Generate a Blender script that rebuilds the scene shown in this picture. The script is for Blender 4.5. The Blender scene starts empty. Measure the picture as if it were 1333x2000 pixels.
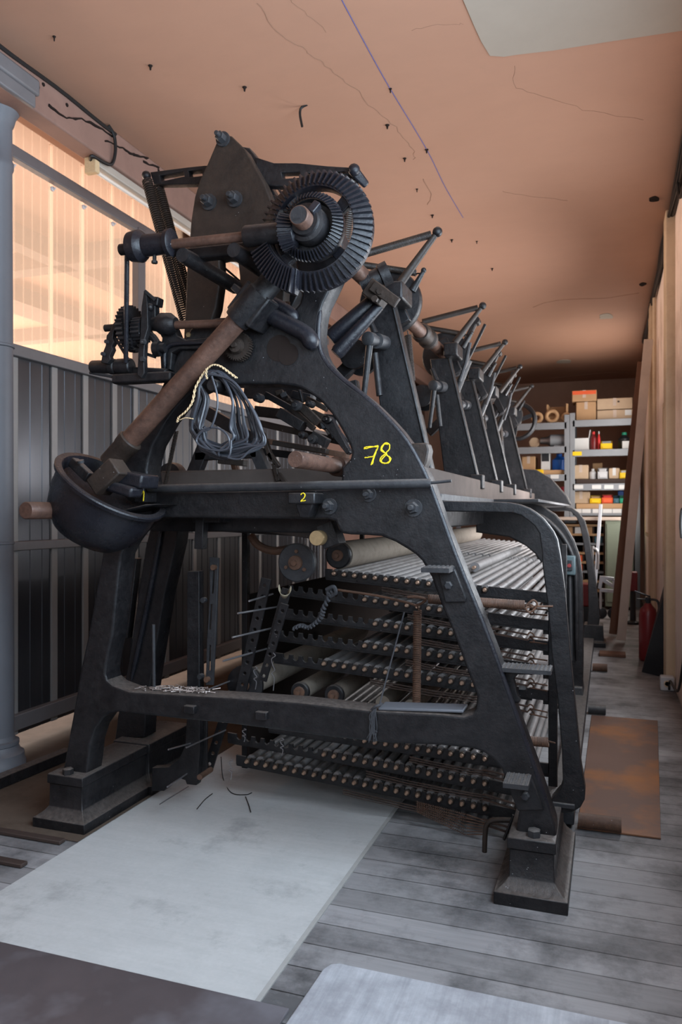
import bpy, math, random
from mathutils import Vector, Matrix
random.seed(7)
sc = bpy.context.scene
COL = sc.collection
# ---------------------------------------------------------------- survey of the place
# camera stands 1.5 m above the floor at the origin and looks 19.2 deg left of +Y
YAW = math.atan(523.5/1500.0); FPX = 1500.0; CAMH = 1.5
FW = Vector((-math.sin(YAW), math.cos(YAW), 0)); RT = Vector((math.cos(YAW), math.sin(YAW), 0)); UP = Vector((0, 0, 1))
def ray(px, py): return FW + RT*((px-666.5)/FPX) + UP*((1000-py)/FPX)
def at(px, py, Y):
    d = ray(px, py); return Vector((0, 0, CAMH)) + d*(Y/d.y)
def atx(px, py, X):
    d = ray(px, py); return Vector((0, 0, CAMH)) + d*(X/d.x)
def atz(px, py, Z):
    d = ray(px, py); return Vector((0, 0, CAMH)) + d*((Z-CAMH)/d.z)
def mpp(px, Y): return Y/ray(px, 1000).y/FPX
def W(pts, Y): return [(at(x, y, Y).x, at(x, y, Y).z) for x, y in pts]

# ---------------------------------------------------------------- materials
MATS = {}
def newmat(name):
    m = bpy.data.materials.new(name); m.use_nodes = True
    nt = m.node_tree; b = nt.nodes['Principled BSDF']
    return m, nt, b
def N(nt, t, **kw):
    n = nt.nodes.new(t)
    for k, v in kw.items():
        if k.startswith('_'): setattr(n, k[1:], v)
        else: n.inputs[k.replace('__', ' ')].default_value = v
    return n
def ramp(nt, stops):
    r = nt.nodes.new('ShaderNodeValToRGB'); cr = r.color_ramp
    while len(cr.elements) < len(stops): cr.elements.new(0.5)
    for e, (p, c) in zip(cr.elements, stops):
        e.position = p; e.color = (c[0], c[1], c[2], 1)
    return r
def mix(nt, f, a, b, blend='MIX'):
    n = nt.nodes.new('ShaderNodeMix'); n.data_type = 'RGBA'; n.blend_type = blend
    for i, v in ((0, f), (6, a), (7, b)):
        if hasattr(v, 'is_linked') or isinstance(v, bpy.types.NodeSocket): nt.links.new(v, n.inputs[i])
        elif i == 0: n.inputs[0].default_value = v
        else: n.inputs[i].default_value = (v[0], v[1], v[2], 1)
    return n.outputs[2]
def math_(nt, op, a, b=None, c=None):
    n = nt.nodes.new('ShaderNodeMath'); n.operation = op
    for i, v in enumerate((a, b, c)):
        if v is None: continue
        if isinstance(v, bpy.types.NodeSocket): nt.links.new(v, n.inputs[i])
        else: n.inputs[i].default_value = v
    return n.outputs[0]
def coords(nt, kind='Object'):
    return nt.nodes.new('ShaderNodeTexCoord').outputs[kind]
def posn(nt): return nt.nodes.new('ShaderNodeNewGeometry').outputs['Position']
def noise(nt, scale, detail=4, rough=0.6, vec=None, dist=0.0):
    n = N(nt, 'ShaderNodeTexNoise', Scale=scale, Detail=detail, Roughness=rough, Distortion=dist)
    nt.links.new(vec if vec is not None else posn(nt), n.inputs['Vector'])
    return n.outputs['Fac']
def stretch(nt, s):
    m = nt.nodes.new('ShaderNodeMapping'); m.inputs['Scale'].default_value = s
    nt.links.new(posn(nt), m.inputs['Vector']); return m.outputs[0]
def bump(nt, b, h, strength=0.2, dist=0.01):
    n = nt.nodes.new('ShaderNodeBump'); n.inputs['Strength'].default_value = strength; n.inputs['Distance'].default_value = dist
    nt.links.new(h, n.inputs['Height']); nt.links.new(n.outputs[0], b.inputs['Normal'])
def iron(name, lo, hi, r0=0.32, r1=0.6, dust=0.5, dcol=(.15, .125, .11), spec=0.34, metal=0.0):
    m, nt, b = newmat(name); L = nt.links.new
    n1 = noise(nt, 9, 6, .65); n2 = noise(nt, 55, 4, .6)
    ct = ramp(nt, [(.36, (0, 0, 0)), (.66, (1, 1, 1))]); L(math_(nt, 'ADD', math_(nt, 'MULTIPLY', n1, .55), math_(nt, 'MULTIPLY', noise(nt, 34, 6, .75), .45)), ct.inputs[0])
    base = mix(nt, ct.outputs[0], lo, hi)
    nz = nt.nodes.new('ShaderNodeSeparateXYZ'); L(nt.nodes.new('ShaderNodeNewGeometry').outputs['Normal'], nz.inputs[0])
    up = N(nt, 'ShaderNodeMapRange', **{'From__Min': .35, 'From__Max': 1.0}); L(nz.outputs[2], up.inputs['Value'])
    f = math_(nt, 'MULTIPLY', up.outputs[0], math_(nt, 'MULTIPLY', n2, dust*1.6))
    base = mix(nt, f, base, dcol)
    v = N(nt, 'ShaderNodeTexVoronoi', Scale=38.0); L(posn(nt), v.inputs['Vector'])
    sp = math_(nt, 'MULTIPLY', math_(nt, 'LESS_THAN', v.outputs['Distance'], .07), math_(nt, 'GREATER_THAN', noise(nt, 3.3, 2, .5), .6))
    base = mix(nt, math_(nt, 'MULTIPLY', sp, .7), base, (.30, .30, .31))
    L(base, b.inputs['Base Color'])
    n3 = noise(nt, 21, 7, .75)
    rr = N(nt, 'ShaderNodeMapRange', **{'From__Min': .3, 'From__Max': .7, 'To__Min': r0, 'To__Max': r1}); L(n3, rr.inputs['Value']); L(rr.outputs[0], b.inputs['Roughness'])
    b.inputs['Specular IOR Level'].default_value = spec; b.inputs['Metallic'].default_value = metal
    hh = math_(nt, 'ADD', math_(nt, 'MULTIPLY', n2, .5), n3); bump(nt, b, hh, .45, .006)
    MATS[name] = m; return m
def plain(name, col, rough=.6, metal=0.0, var=.25, scale=12, bmp=.1, spec=.4, stain=None):
    m, nt, b = newmat(name); L = nt.links.new
    n1 = noise(nt, scale, 5, .65)
    lo = tuple(c*(1-var) for c in col); hi = tuple(min(1, c*(1+var)) for c in col)
    base = mix(nt, n1, lo, hi)
    if stain:
        st = ramp(nt, [(.5, (0, 0, 0)), (.7, (1, 1, 1))]); L(noise(nt, scale*.35, 6, .7), st.inputs[0])
        base = mix(nt, math_(nt, 'MULTIPLY', st.outputs[0], .7), base, stain)
    L(base, b.inputs['Base Color']); b.inputs['Roughness'].default_value = rough; b.inputs['Metallic'].default_value = metal
    b.inputs['Specular IOR Level'].default_value = spec
    if bmp: bump(nt, b, noise(nt, scale*5, 3, .6), bmp, .004)
    MATS[name] = m; return m
M = MATS

# ---------------------------------------------------------------- mesh builder
WL = {}          # world location of every object that may be a parent
def catmull(pts, n=6, closed=False):
    P = [Vector(p) for p in pts]; out = []; k = len(P)
    rng = range(k if closed else k-1)
    for i in rng:
        p0 = P[(i-1) % k] if closed or i > 0 else P[0]; p1 = P[i]; p2 = P[(i+1) % k]
        p3 = P[(i+2) % k] if closed or i+2 < k else P[-1]
        for j in range(n):
            t = j/n
            out.append(.5*((2*p1)+(p2-p0)*t+(2*p0-5*p1+4*p2-p3)*t*t+(3*p1-p0-3*p2+p3)*t**3))
    if not closed: out.append(P[-1])
    return out
def frame_of(d):
    d = d.normalized(); a = Vector((0, 0, 1)) if abs(d.z) < .9 else Vector((1, 0, 0))
    u = a.cross(d).normalized(); return u, d.cross(u).normalized(), d
class MB:
    def __init__(s): s.v = []; s.f = []
    def add(s, vs, fs):
        o = len(s.v); s.v += [Vector(v) for v in vs]; s.f += [tuple(i+o for i in f) for f in fs]; return s
    def hexa(s, vs): return s.add(vs, [(0, 3, 2, 1), (4, 5, 6, 7), (0, 1, 5, 4), (1, 2, 6, 5), (2, 3, 7, 6), (3, 0, 4, 7)])
    def box(s, x0, x1, y0, y1, z0, z1):
        return s.hexa([(x0, y0, z0), (x1, y0, z0), (x1, y1, z0), (x0, y1, z0), (x0, y0, z1), (x1, y0, z1), (x1, y1, z1), (x0, y1, z1)])
    def rbox(s, c, size, R):
        h = Vector(size)/2; c = Vector(c)
        return s.hexa([c+R@Vector((a*h.x, b*h.y, e*h.z)) for a, b, e in ((-1, -1, -1), (1, -1, -1), (1, 1, -1), (-1, 1, -1), (-1, -1, 1), (1, -1, 1), (1, 1, 1), (-1, 1, 1))])
    def bar(s, p0, p1, w, h=None, up=(0, 1, 0), w1=None, h1=None):
        # rectangular bar; w across (perp. to up), h along 'up'
        p0 = Vector(p0); p1 = Vector(p1); d = (p1-p0).normalized(); upv = Vector(up)
        u = upv - d*upv.dot(d)
        if u.length < 1e-4: u = Vector((1, 0, 0)) - d*d.x
        u.normalize(); sd = d.cross(u)
        h = w if h is None else h; w1 = w if w1 is None else w1; h1 = h if h1 is None else h1
        q = lambda p, a, b, ww, hh: p+sd*(a*ww/2)+u*(b*hh/2)
        return s.hexa([q(p0, -1, -1, w, h), q(p0, 1, -1, w, h), q(p0, 1, 1, w, h), q(p0, -1, 1, w, h), q(p1, -1, -1, w1, h1), q(p1, 1, -1, w1, h1), q(p1, 1, 1, w1, h1), q(p1, -1, 1, w1, h1)])
    def lathe(s, p, axis, prof, n=20, ph=0.0):
        p = Vector(p); u, w, d = frame_of(Vector(axis)); o = len(s.v); k = len(prof)
        for t, r in prof:
            for i in range(n):
                a = ph+2*math.pi*i/n; s.v.append(p+d*t+(u*math.cos(a)+w*math.sin(a))*r)
        for j in range(k-1):
            for i in range(n):
                i2 = (i+1) % n; s.f.append((o+j*n+i, o+j*n+i2, o+(j+1)*n+i2, o+(j+1)*n+i))
        s.f.append(tuple(o+i for i in reversed(range(n)))); s.f.append(tuple(o+(k-1)*n+i for i in range(n)))
        return s
    def cyl(s, p0, p1, r0, r1=None, n=16):
        d = Vector(p1)-Vector(p0); return s.lathe(p0, d, [(0, r0), (d.length, r0 if r1 is None else r1)], n)
    def nut(s, p, axis, r, h):   # washer + hexagon nut + stud
        s.lathe(p, axis, [(0, r*1.45), (h*.25, r*1.45)], 18); s.lathe(p, axis, [(h*.2, r), (h*.9, r), (h, r*.85)], 6, .3)
        return s.lathe(p, axis, [(h*.9, r*.5), (h*1.45, r*.5), (h*1.55, r*.4)], 10)
    def sphere(s, c, r, n=10, m=7):
        return s.lathe(Vector(c)-Vector((0, 0, r)), (0, 0, 1), [(r-r*math.cos(math.pi*j/m), max(1e-4, r*math.sin(math.pi*j/m))) for j in range(m+1)], n)
    def tube(s, path, r, n=7, closed=False, flat=None):
        P = [Vector(p) for p in path]; k = len(P); o = len(s.v); u = None
        for i in range(k):
            if closed: d = P[(i+1) % k]-P[i-1]
            else: d = P[min(i+1, k-1)]-P[max(i-1, 0)]
            d.normalize()
            if u is None: u, w, _ = frame_of(d)
            else:
                u = (u-d*u.dot(d)).normalized(); w = d.cross(u)
            rr = r[i] if isinstance(r, (list, tuple)) else r
            for j in range(n):
                a = 2*math.pi*j/n; s.v.append(P[i]+(u*math.cos(a)+w*math.sin(a))*rr)
        for i in range(k if closed else k-1):
            i2 = (i+1) % k
            for j in range(n):
                j2 = (j+1) % n; s.f.append((o+i*n+j, o+i*n+j2, o+i2*n+j2, o+i2*n+j))
        if not closed:
            s.f.append(tuple(o+j for j in reversed(range(n)))); s.f.append(tuple(o+(k-1)*n+j for j in range(n)))
        return s
    def spring(s, p0, p1, R, r, turns, seg=11, hooks=True):
        p0 = Vector(p0); p1 = Vector(p1); u, w, d = frame_of(p1-p0); Ln = (p1-p0).length; pts = []
        k = int(turns*seg)
        if hooks: pts += [p0-d*R*1.5, p0-d*R*.5+u*R*.5]
        for i in range(k+1):
            a = 2*math.pi*i/seg; pts.append(p0+d*(Ln*i/k)+(u*math.cos(a)+w*math.sin(a))*R)
        if hooks: pts += [p1+d*R*.5+u*R*.5, p1+d*R*1.5]
        return s.tube(pts, r, 5)
    def prism(s, poly, y0, y1):   # closed (X,Z) polygon, convex or nearly so, between two Y planes
        k = len(poly); vs = [(x, y0, z) for x, z in poly]+[(x, y1, z) for x, z in poly]
        return s.add(vs, [tuple(range(k)), tuple(reversed(range(k, 2*k)))]+[((i+1) % k, i, k+i, k+(i+1) % k) for i in range(k)])
    def loft(s, rings):
        o = len(s.v); k = len(rings[0])
        for r in rings: s.v += [Vector(p) for p in r]
        for j in range(len(rings)-1):
            for i in range(k):
                i2 = (i+1) % k; s.f.append((o+j*k+i, o+j*k+i2, o+(j+1)*k+i2, o+(j+1)*k+i))
        s.f.append(tuple(o+i for i in reversed(range(k)))); s.f.append(tuple(o+(len(rings)-1)*k+i for i in range(k)))
        return s
    def plinth(s, x0, x1, y0, y1, prof, back=0.3):   # stacked rectangles: (z, inset)
        return s.loft([[(x0+i, y0+i, z), (x1-i, y0+i, z), (x1-i, y1-i*back, z), (x0+i, y1-i*back, z)] for z, i in prof])
    def build(s, name, mat, parent=None, bevel=0.0, label=None, sharp=38, seg=2):
        lo = Vector((min(v[i] for v in s.v) for i in range(3))); hi = Vector((max(v[i] for v in s.v) for i in range(3)))
        c = Vector(((lo.x+hi.x)/2, (lo.y+hi.y)/2, lo.z))
        me = bpy.data.meshes.new(name); me.from_pydata([v-c for v in s.v], [], s.f); me.update()
        return finish(name, me, mat, parent, c, bevel, label, sharp, seg)
def finish(name, me, mat, parent, c, bevel=0.0, label=None, sharp=38, seg=2):
    import bmesh
    bm = bmesh.new(); bm.from_mesh(me); bmesh.ops.recalc_face_normals(bm, faces=bm.faces); bm.to_mesh(me); bm.free()
    for p in me.polygons: p.use_smooth = True
    me.set_sharp_from_angle(angle=math.radians(sharp))
    o = bpy.data.objects.new(name, me); COL.objects.link(o)
    me.materials.append(M[mat] if isinstance(mat, str) else mat)
    if parent: o.parent = parent; o.location = c-WL[parent.name]
    else: o.location = c
    WL[o.name] = Vector(c)
    if bevel:
        b = o.modifiers.new('bevel', 'BEVEL'); b.width = bevel; b.segments = seg; b.limit_method = 'ANGLE'; b.angle_limit = math.radians(40)
    if label: o['label'] = label
    return o
def cast(name, mat, parent, outer, Y0, Y1, holes=(), bevel=.008, label=None, axis='Y'):
    """iron casting: an (X,Z) outline with holes, with rounded arrises, between two planes"""
    cu = bpy.data.curves.new(name, 'CURVE'); cu.dimensions = '2D'; cu.fill_mode = 'BOTH'
    for ring in [outer]+list(holes):
        sp = cu.splines.new('POLY'); sp.points.add(len(ring)-1); sp.use_cyclic_u = True
        for p, q in zip(sp.points, ring): p.co = (q[0], q[1], 0, 1)
    cu.extrude = abs(Y1-Y0)/2-bevel; cu.bevel_depth = bevel; cu.bevel_resolution = 2; cu.offset = -bevel
    tmp = bpy.data.objects.new('tmp', cu); COL.objects.link(tmp)
    dg = bpy.context.evaluated_depsgraph_get(); me = bpy.data.meshes.new_from_object(tmp.evaluated_get(dg))
    bpy.data.objects.remove(tmp); bpy.data.curves.remove(cu); me.materials.clear(); me.name = name
    ym = (Y0+Y1)/2
    if axis == 'Y': me.transform(Matrix(((1, 0, 0, 0), (0, 0, -1, ym), (0, 1, 0, 0), (0, 0, 0, 1))))
    elif axis == 'X': me.transform(Matrix(((0, 0, 1, ym), (1, 0, 0, 0), (0, 1, 0, 0), (0, 0, 0, 1))))
    else: me.transform(Matrix(((1, 0, 0, 0), (0, 1, 0, 0), (0, 0, 1, ym), (0, 0, 0, 1))))
    lo = Vector((min(v.co[i] for v in me.vertices) for i in range(3))); hi = Vector((max(v.co[i] for v in me.vertices) for i in range(3)))
    c = Vector(((lo.x+hi.x)/2, (lo.y+hi.y)/2, lo.z)); me.transform(Matrix.Translation(-c))
    return finish(name, me, mat, parent, c, 0, label, 30)
def smooth2(pts, n=4, closed=True):
    return [(p.x, p.y) for p in catmull([(a, b, 0) for a, b in pts], n, closed)]
def thing(name, label, cat, loc, group=None):
    o = bpy.data.objects.new(name, None); COL.objects.link(o); o.location = loc; o.empty_display_size = .1
    o['label'] = label; o['category'] = cat
    if group: o['group'] = group
    WL[o.name] = Vector(loc); return o
def tag(o, label, cat, group=None, kind=None):
    o['label'] = label; o['category'] = cat
    if group: o['group'] = group
    if kind: o['kind'] = kind
    return o
def struct(o, kind='structure'): o['kind'] = kind; return o
def copy_obj(o, parent, off):
    c = o.copy(); COL.objects.link(c); c.parent = parent
    c.location = o.location + (Vector(off) if off is not None else Vector((0, 0, 0)))
    WL[c.name] = WL[o.name] + (Vector(off) if off is not None else Vector((0, 0, 0)))
    return c
def copy_thing(root, delta, label=None, group=None):
    c = root.copy(); COL.objects.link(c); c.location = root.location + Vector(delta)
    if label: c['label'] = label
    if group: c['group'] = group
    for ch in [k for k in COL.objects if k.parent == root]:
        d = ch.copy(); COL.objects.link(d); d.parent = c
        for g in [k for k in COL.objects if k.parent == ch]:
            e = g.copy(); COL.objects.link(e); e.parent = d
    return c
# ---------------------------------------------------------------- palette
iron('iron', (.003, .003, .004), (.018, .0165, .0175), .24, .60, .75)
iron('iron_gloss', (.007, .007, .010), (.014, .014, .018), .22, .38, .2)
iron('iron_brown', (.014, .010, .008), (.036, .024, .018), .38, .62, .5, (.12, .09, .07))
iron('iron_grey', (.018, .018, .021), (.038, .038, .040), .4, .62, .6, (.16, .14, .125))
iron('rusty', (.055, .030, .020), (.150, .075, .045), .5, .75, .35, (.15, .11, .09))
iron('shaft', (.050, .027, .020), (.140, .074, .052), .34, .55, .3, (.2, .15, .12), metal=.2)
iron('rust_dark', (.022, .013, .010), (.070, .038, .026), .5, .75, .3, (.09, .07, .06))
plain('bright_steel', (.30, .29, .30), .38, .8, .25, 40, .05)
plain('pin_steel', (.42, .36, .33), .4, .6, .45, 60, .0)
plain('brass', (.36, .25, .13), .4, .5, .3, 50, .05)
plain('tip', (.30, .19, .13), .45, .35, .4, 60, .05)
plain('roller', (.22, .205, .20), .40, .2, .35, 18, .08, .5, (.07, .055, .045))
plain('yarn', (.20, .168, .135), .85, 0, .2, 40, .3, .2, (.12, .09, .07))
plain('cardboard', (.46, .29, .16), .85, 0, .1, 8, .05, .2)
plain('carton_pale', (.48, .36, .25), .85, 0, .1, 8, .05, .2)
plain('rubber', (.040, .044, .055), .42, 0, .2, 30, .05, .6)
plain('twine', (.60, .45, .27), .9, 0, .25, 90, .2, .1)
plain('chalk', (.80, .60, .03), .9, 0, .15, 160, .1, .1)
plain('black_cable', (.012, .011, .011), .5, 0, .2, 30, .0, .4)
plain('grey_paint', (.115, .12, .135), .5, 0, .12, 9, .08, .4)
plain('rail_paint', (.14, .135, .14), .5, .1, .15, 9, .08, .4)
plain('shelf_grey', (.24, .26, .285), .5, .2, .12, 5, .03, .4)
plain('white_label', (.62, .63, .63), .6, 0, .04, 5, 0)
plain('yellow_plastic', (.85, .55, .01), .4, 0, .06, 5, 0)
plain('red_plastic', (.62, .03, .03), .4, 0, .1, 5, 0)
plain('orange_red', (.75, .12, .04), .4, 0, .1, 5, 0)
plain('blue_plastic', (.015, .12, .50), .35, 0, .1, 5, 0)
plain('green_plastic', (.02, .34, .20), .4, 0, .1, 5, 0)
plain('teal_paint', (.05, .14, .19), .5, 0, .1, 5, 0)
plain('white_plastic', (.55, .56, .58), .45, 0, .05, 5, 0)
plain('pink_plastic', (.75, .10, .14), .4, 0, .1, 5, 0)
plain('black_plastic', (.018, .02, .024), .4, 0, .2, 5, 0)
plain('bench_green', (.18, .21, .16), .55, 0, .1, 5, .02)
plain('aluminium', (.60, .62, .66), .35, .7, .1, 20, .02)
plain('plank_pale', (.50, .41, .35), .75, 0, .2, 6, .08, .2)
plain('plank_brown', (.14, .07, .045), .7, 0, .25, 6, .08, .2)
plain('extinguisher_red', (.16, .008, .010), .35, 0, .1, 5, 0, .5)
plain('dark_wood', (.045, .030, .025), .7, 0, .3, 8, .1, .3)
plain('cream_wall', (.86, .72, .64), .8, 0, .1, 2.5, .08, .2, (.40, .27, .19))
plain('cream_trim', (.60, .47, .33), .7, 0, .12, 4, .05, .3, (.36, .25, .16))
plain('switch_green', (.06, .09, .10), .5, 0, .1, 9, 0)
plain('red_button', (.2, .03, .03), .4, 0, .1, 5, 0)
plain('rope', (.055, .055, .06), .85, 0, .3, 90, .3, .2)
plain('paper', (.36, .31, .22), .8, 0, .1, 30, .05, .2)
plain('fixture', (.42, .38, .33), .5, .1, .1, 5, .02)
plain('tube_glass', (.75, .68, .60), .25, 0, .03, 5, 0, .6)

def board_mat(name, c0, c1, width, along='X', gap=.012, rough=(.42, .7), stain=(.03, .03, .032), spec=.45):
    m, nt, b = newmat(name); L = nt.links.new
    sx = nt.nodes.new('ShaderNodeSeparateXYZ'); L(posn(nt), sx.inputs[0])
    across = sx.outputs[1] if along == 'X' else sx.outputs[0]
    t = math_(nt, 'DIVIDE', across, width); fl = math_(nt, 'FLOOR', t); fr = math_(nt, 'FRACT', t)
    gapm = math_(nt, 'LESS_THAN', math_(nt, 'MINIMUM', fr, math_(nt, 'SUBTRACT', 1, fr)), gap/width)
    wn = nt.nodes.new('ShaderNodeTexWhiteNoise'); wn.noise_dimensions = '1D'; L(fl, wn.inputs['W'])
    g = noise(nt, 6, 8, .7, stretch(nt, (.35, 6, 1) if along == 'X' else (6, .35, 1)), .4)
    big = noise(nt, 1.7, 7, .7)
    v = math_(nt, 'ADD', math_(nt, 'MULTIPLY', g, .7), math_(nt, 'MULTIPLY', wn.outputs[0], .3))
    base = mix(nt, v, c0, c1)
    st = ramp(nt, [(.44, (0, 0, 0)), (.62, (1, 1, 1))]); L(big, st.inputs[0])
    base = mix(nt, math_(nt, 'MULTIPLY', st.outputs[0], .75), base, stain)
    base = mix(nt, math_(nt, 'MULTIPLY', gapm, math_(nt, 'MULTIPLY', big, 1.5)), base, (.010, .009, .009))
    L(base, b.inputs['Base Color'])
    rr = N(nt, 'ShaderNodeMapRange', **{'To__Min': rough[0], 'To__Max': rough[1]}); L(g, rr.inputs['Value']); L(rr.outputs[0], b.inputs['Roughness'])
    b.inputs['Specular IOR Level'].default_value = spec
    h = math_(nt, 'SUBTRACT', math_(nt, 'MULTIPLY', g, .3), gapm); bump(nt, b, h, .4, .006)
    M[name] = m
board_mat('floor_boards', (.11, .105, .105), (.40, .39, .395), .138, gap=.0028)
def concrete():
    m, nt, b = newmat('concrete'); L = nt.links.new
    g = math_(nt, 'ADD', math_(nt, 'MULTIPLY', noise(nt, 3, 8, .7, stretch(nt, (.7, 9, 1)), .3), .45), math_(nt, 'MULTIPLY', noise(nt, 7, 8, .75), .55)); big = noise(nt, 2.6, 8, .72); f = noise(nt, 60, 3, .6)
    base = mix(nt, g, (.34, .34, .335), (.60, .60, .59))
    st = ramp(nt, [(.55, (0, 0, 0)), (.75, (1, 1, 1))]); L(big, st.inputs[0])
    base = mix(nt, math_(nt, 'MULTIPLY', st.outputs[0], .55), base, (.13, .13, .13))
    base = mix(nt, math_(nt, 'MULTIPLY', f, .2), base, (.2, .2, .2)); L(base, b.inputs['Base Color'])
    b.inputs['Roughness'].default_value = .72; b.inputs['Specular IOR Level'].default_value = .3
    bump(nt, b, g, .25, .004); M['concrete'] = m
concrete()
plain('earth', (.095, .07, .053), .85, 0, .35, 5, .3, .2, (.04, .026, .018))
plain('bed_paint', (.085, .068, .06), .85, 0, .3, 9, .2, .12)
plain('batten_grey', (.24, .235, .23), .5, .1, .12, 9, .05, .4)
plain('mortar', (.33, .325, .31), .85, 0, .2, 12, .2, .2)
def steel_sheet(name, c0, c1, c2, r0, r1):
    m, nt, b = newmat(name); L = nt.links.new
    n1 = noise(nt, 3.2, 7, .7); n2 = noise(nt, 1.7, 5, .6)
    st = ramp(nt, [(.5, (0, 0, 0)), (.66, (1, 1, 1))]); L(n2, st.inputs[0])
    base = mix(nt, n1, c0, c1); base = mix(nt, st.outputs[0], base, c2); L(base, b.inputs['Base Color'])
    rr = N(nt, 'ShaderNodeMapRange', **{'To__Min': r0, 'To__Max': r1}); L(n1, rr.inputs['Value']); L(rr.outputs[0], b.inputs['Roughness'])
    b.inputs['Metallic'].default_value = .35; bump(nt, b, n1, .15, .004); M[name] = m
steel_sheet('sheet_dark', (.08, .068, .072), (.15, .125, .13), (.22, .21, .23), .16, .48)
steel_sheet('sheet_rust', (.10, .055, .042), (.17, .10, .075), (.28, .11, .035), .35, .65)
board_mat('white_board', (.16, .17, .19), (.82, .84, .88), .9, 'Y', .0, (.5, .75), (.22, .22, .24), .3)

def ceiling_mat():
    m, nt, b = newmat('ceiling_paint'); L = nt.links.new
    big = noise(nt, .55, 5, .6); mid = noise(nt, 3, 8, .72, stretch(nt, (1, 2.2, 1))); fine = noise(nt, 120, 2, .5)
    base = mix(nt, big, (.36, .19, .12), (.47, .272, .188))
    base = mix(nt, math_(nt, 'MULTIPLY', mid, .45), base, (.31, .18, .13))
    st = ramp(nt, [(.62, (0, 0, 0)), (.78, (1, 1, 1))]); L(noise(nt, 1.9, 8, .75), st.inputs[0])
    base = mix(nt, math_(nt, 'MULTIPLY', st.outputs[0], .35), base, (.30, .18, .12))
    L(base, b.inputs['Base Color']); b.inputs['Roughness'].default_value = .75; b.inputs['Specular IOR Level'].default_value = .25
    bump(nt, b, mid, .12, .01); M['ceiling_paint'] = m
ceiling_mat()
plain('plaster_patch', (.33, .285, .235), .85, 0, .08, 5, .1, .2)
plain('crack', (.26, .15, .10), .9, 0, .2, 30, 0, .1)
plain('blue_chalk', (.10, .10, .26), .9, 0, .2, 90, 0, .1)
plain('beam_paint', (.24, .145, .115), .75, 0, .15, 4, .1, .25, (.17, .10, .08))
plain('back_wall', (.42, .27, .20), .8, 0, .15, 2, .1, .2, (.28, .17, .12))
plain('dull_black', (.02, .014, .012), .9, 0, .2, 20, 0, .1)  # plain near-black; also paints the shade in holes and behind the racks

def cladding():
    m, nt, b = newmat('dark_cladding'); L = nt.links.new
    n1 = noise(nt, 2, 6, .65, stretch(nt, (1, 5, .5)))
    L(mix(nt, n1, (.032, .034, .040), (.062, .063, .072)), b.inputs['Base Color'])
    b.inputs['Roughness'].default_value = .30; b.inputs['Specular IOR Level'].default_value = .6; b.inputs['Metallic'].default_value = .55
    bump(nt, b, noise(nt, 5, 4, .6), .15, .01); M['dark_cladding'] = m
cladding()
def translucent_sheet():
    m, nt, b = newmat('translucent_sheet'); L = nt.links.new; nt.nodes.remove(b)
    out = nt.nodes['Material Output']
    tl = nt.nodes.new('ShaderNodeBsdfTranslucent'); tl.inputs[0].default_value = (.90, .74, .60, 1)
    df = nt.nodes.new('ShaderNodeBsdfDiffuse'); df.inputs[0].default_value = (.55, .42, .33, 1)
    tr = nt.nodes.new('ShaderNodeBsdfTransparent'); tr.inputs[0].default_value = (.93, .86, .80, 1)
    gl = nt.nodes.new('ShaderNodeBsdfGlossy'); gl.inputs['Roughness'].default_value = .25
    a = nt.nodes.new('ShaderNodeMixShader'); a.inputs[0].default_value = .35; L(tl.outputs[0], a.inputs[1]); L(df.outputs[0], a.inputs[2])
    c = nt.nodes.new('ShaderNodeMixShader'); L(a.outputs[0], c.inputs[1]); L(tr.outputs[0], c.inputs[2])
    # the sheet is a ribbed twin wall: ribs every 8 cm are cloudier than the webs between them
    sx = nt.nodes.new('ShaderNodeSeparateXYZ'); L(posn(nt), sx.inputs[0])
    fr = math_(nt, 'FRACT', math_(nt, 'DIVIDE', sx.outputs[1], .082))
    rib = math_(nt, 'LESS_THAN', fr, .05)
    L(math_(nt, 'SUBTRACT', .78, math_(nt, 'MULTIPLY', rib, .22)), c.inputs[0])
    e = nt.nodes.new('ShaderNodeMixShader'); e.inputs[0].default_value = .05; L(c.outputs[0], e.inputs[1]); L(gl.outputs[0], e.inputs[2])
    L(e.outputs[0], out.inputs[0]); M['translucent_sheet'] = m
translucent_sheet()
def batten_mat():
    m, nt, b = newmat('batten_clear'); nt.nodes.remove(b); L = nt.links.new
    tl = nt.nodes.new('ShaderNodeBsdfTranslucent'); tl.inputs[0].default_value = (.95, .85, .78, 1)
    tr = nt.nodes.new('ShaderNodeBsdfTransparent'); tr.inputs[0].default_value = (.95, .92, .90, 1)
    a = nt.nodes.new('ShaderNodeMixShader'); a.inputs[0].default_value = .55; L(tl.outputs[0], a.inputs[1]); L(tr.outputs[0], a.inputs[2])
    L(a.outputs[0], nt.nodes['Material Output'].inputs[0]); M['batten_clear'] = m
batten_mat()
plain('next_room', (.78, .61, .52), .8, 0, .08, 2, .0, .2)
plain('next_beam', (.10, .075, .065), .8, 0, .15, 3, .0, .2)

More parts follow.
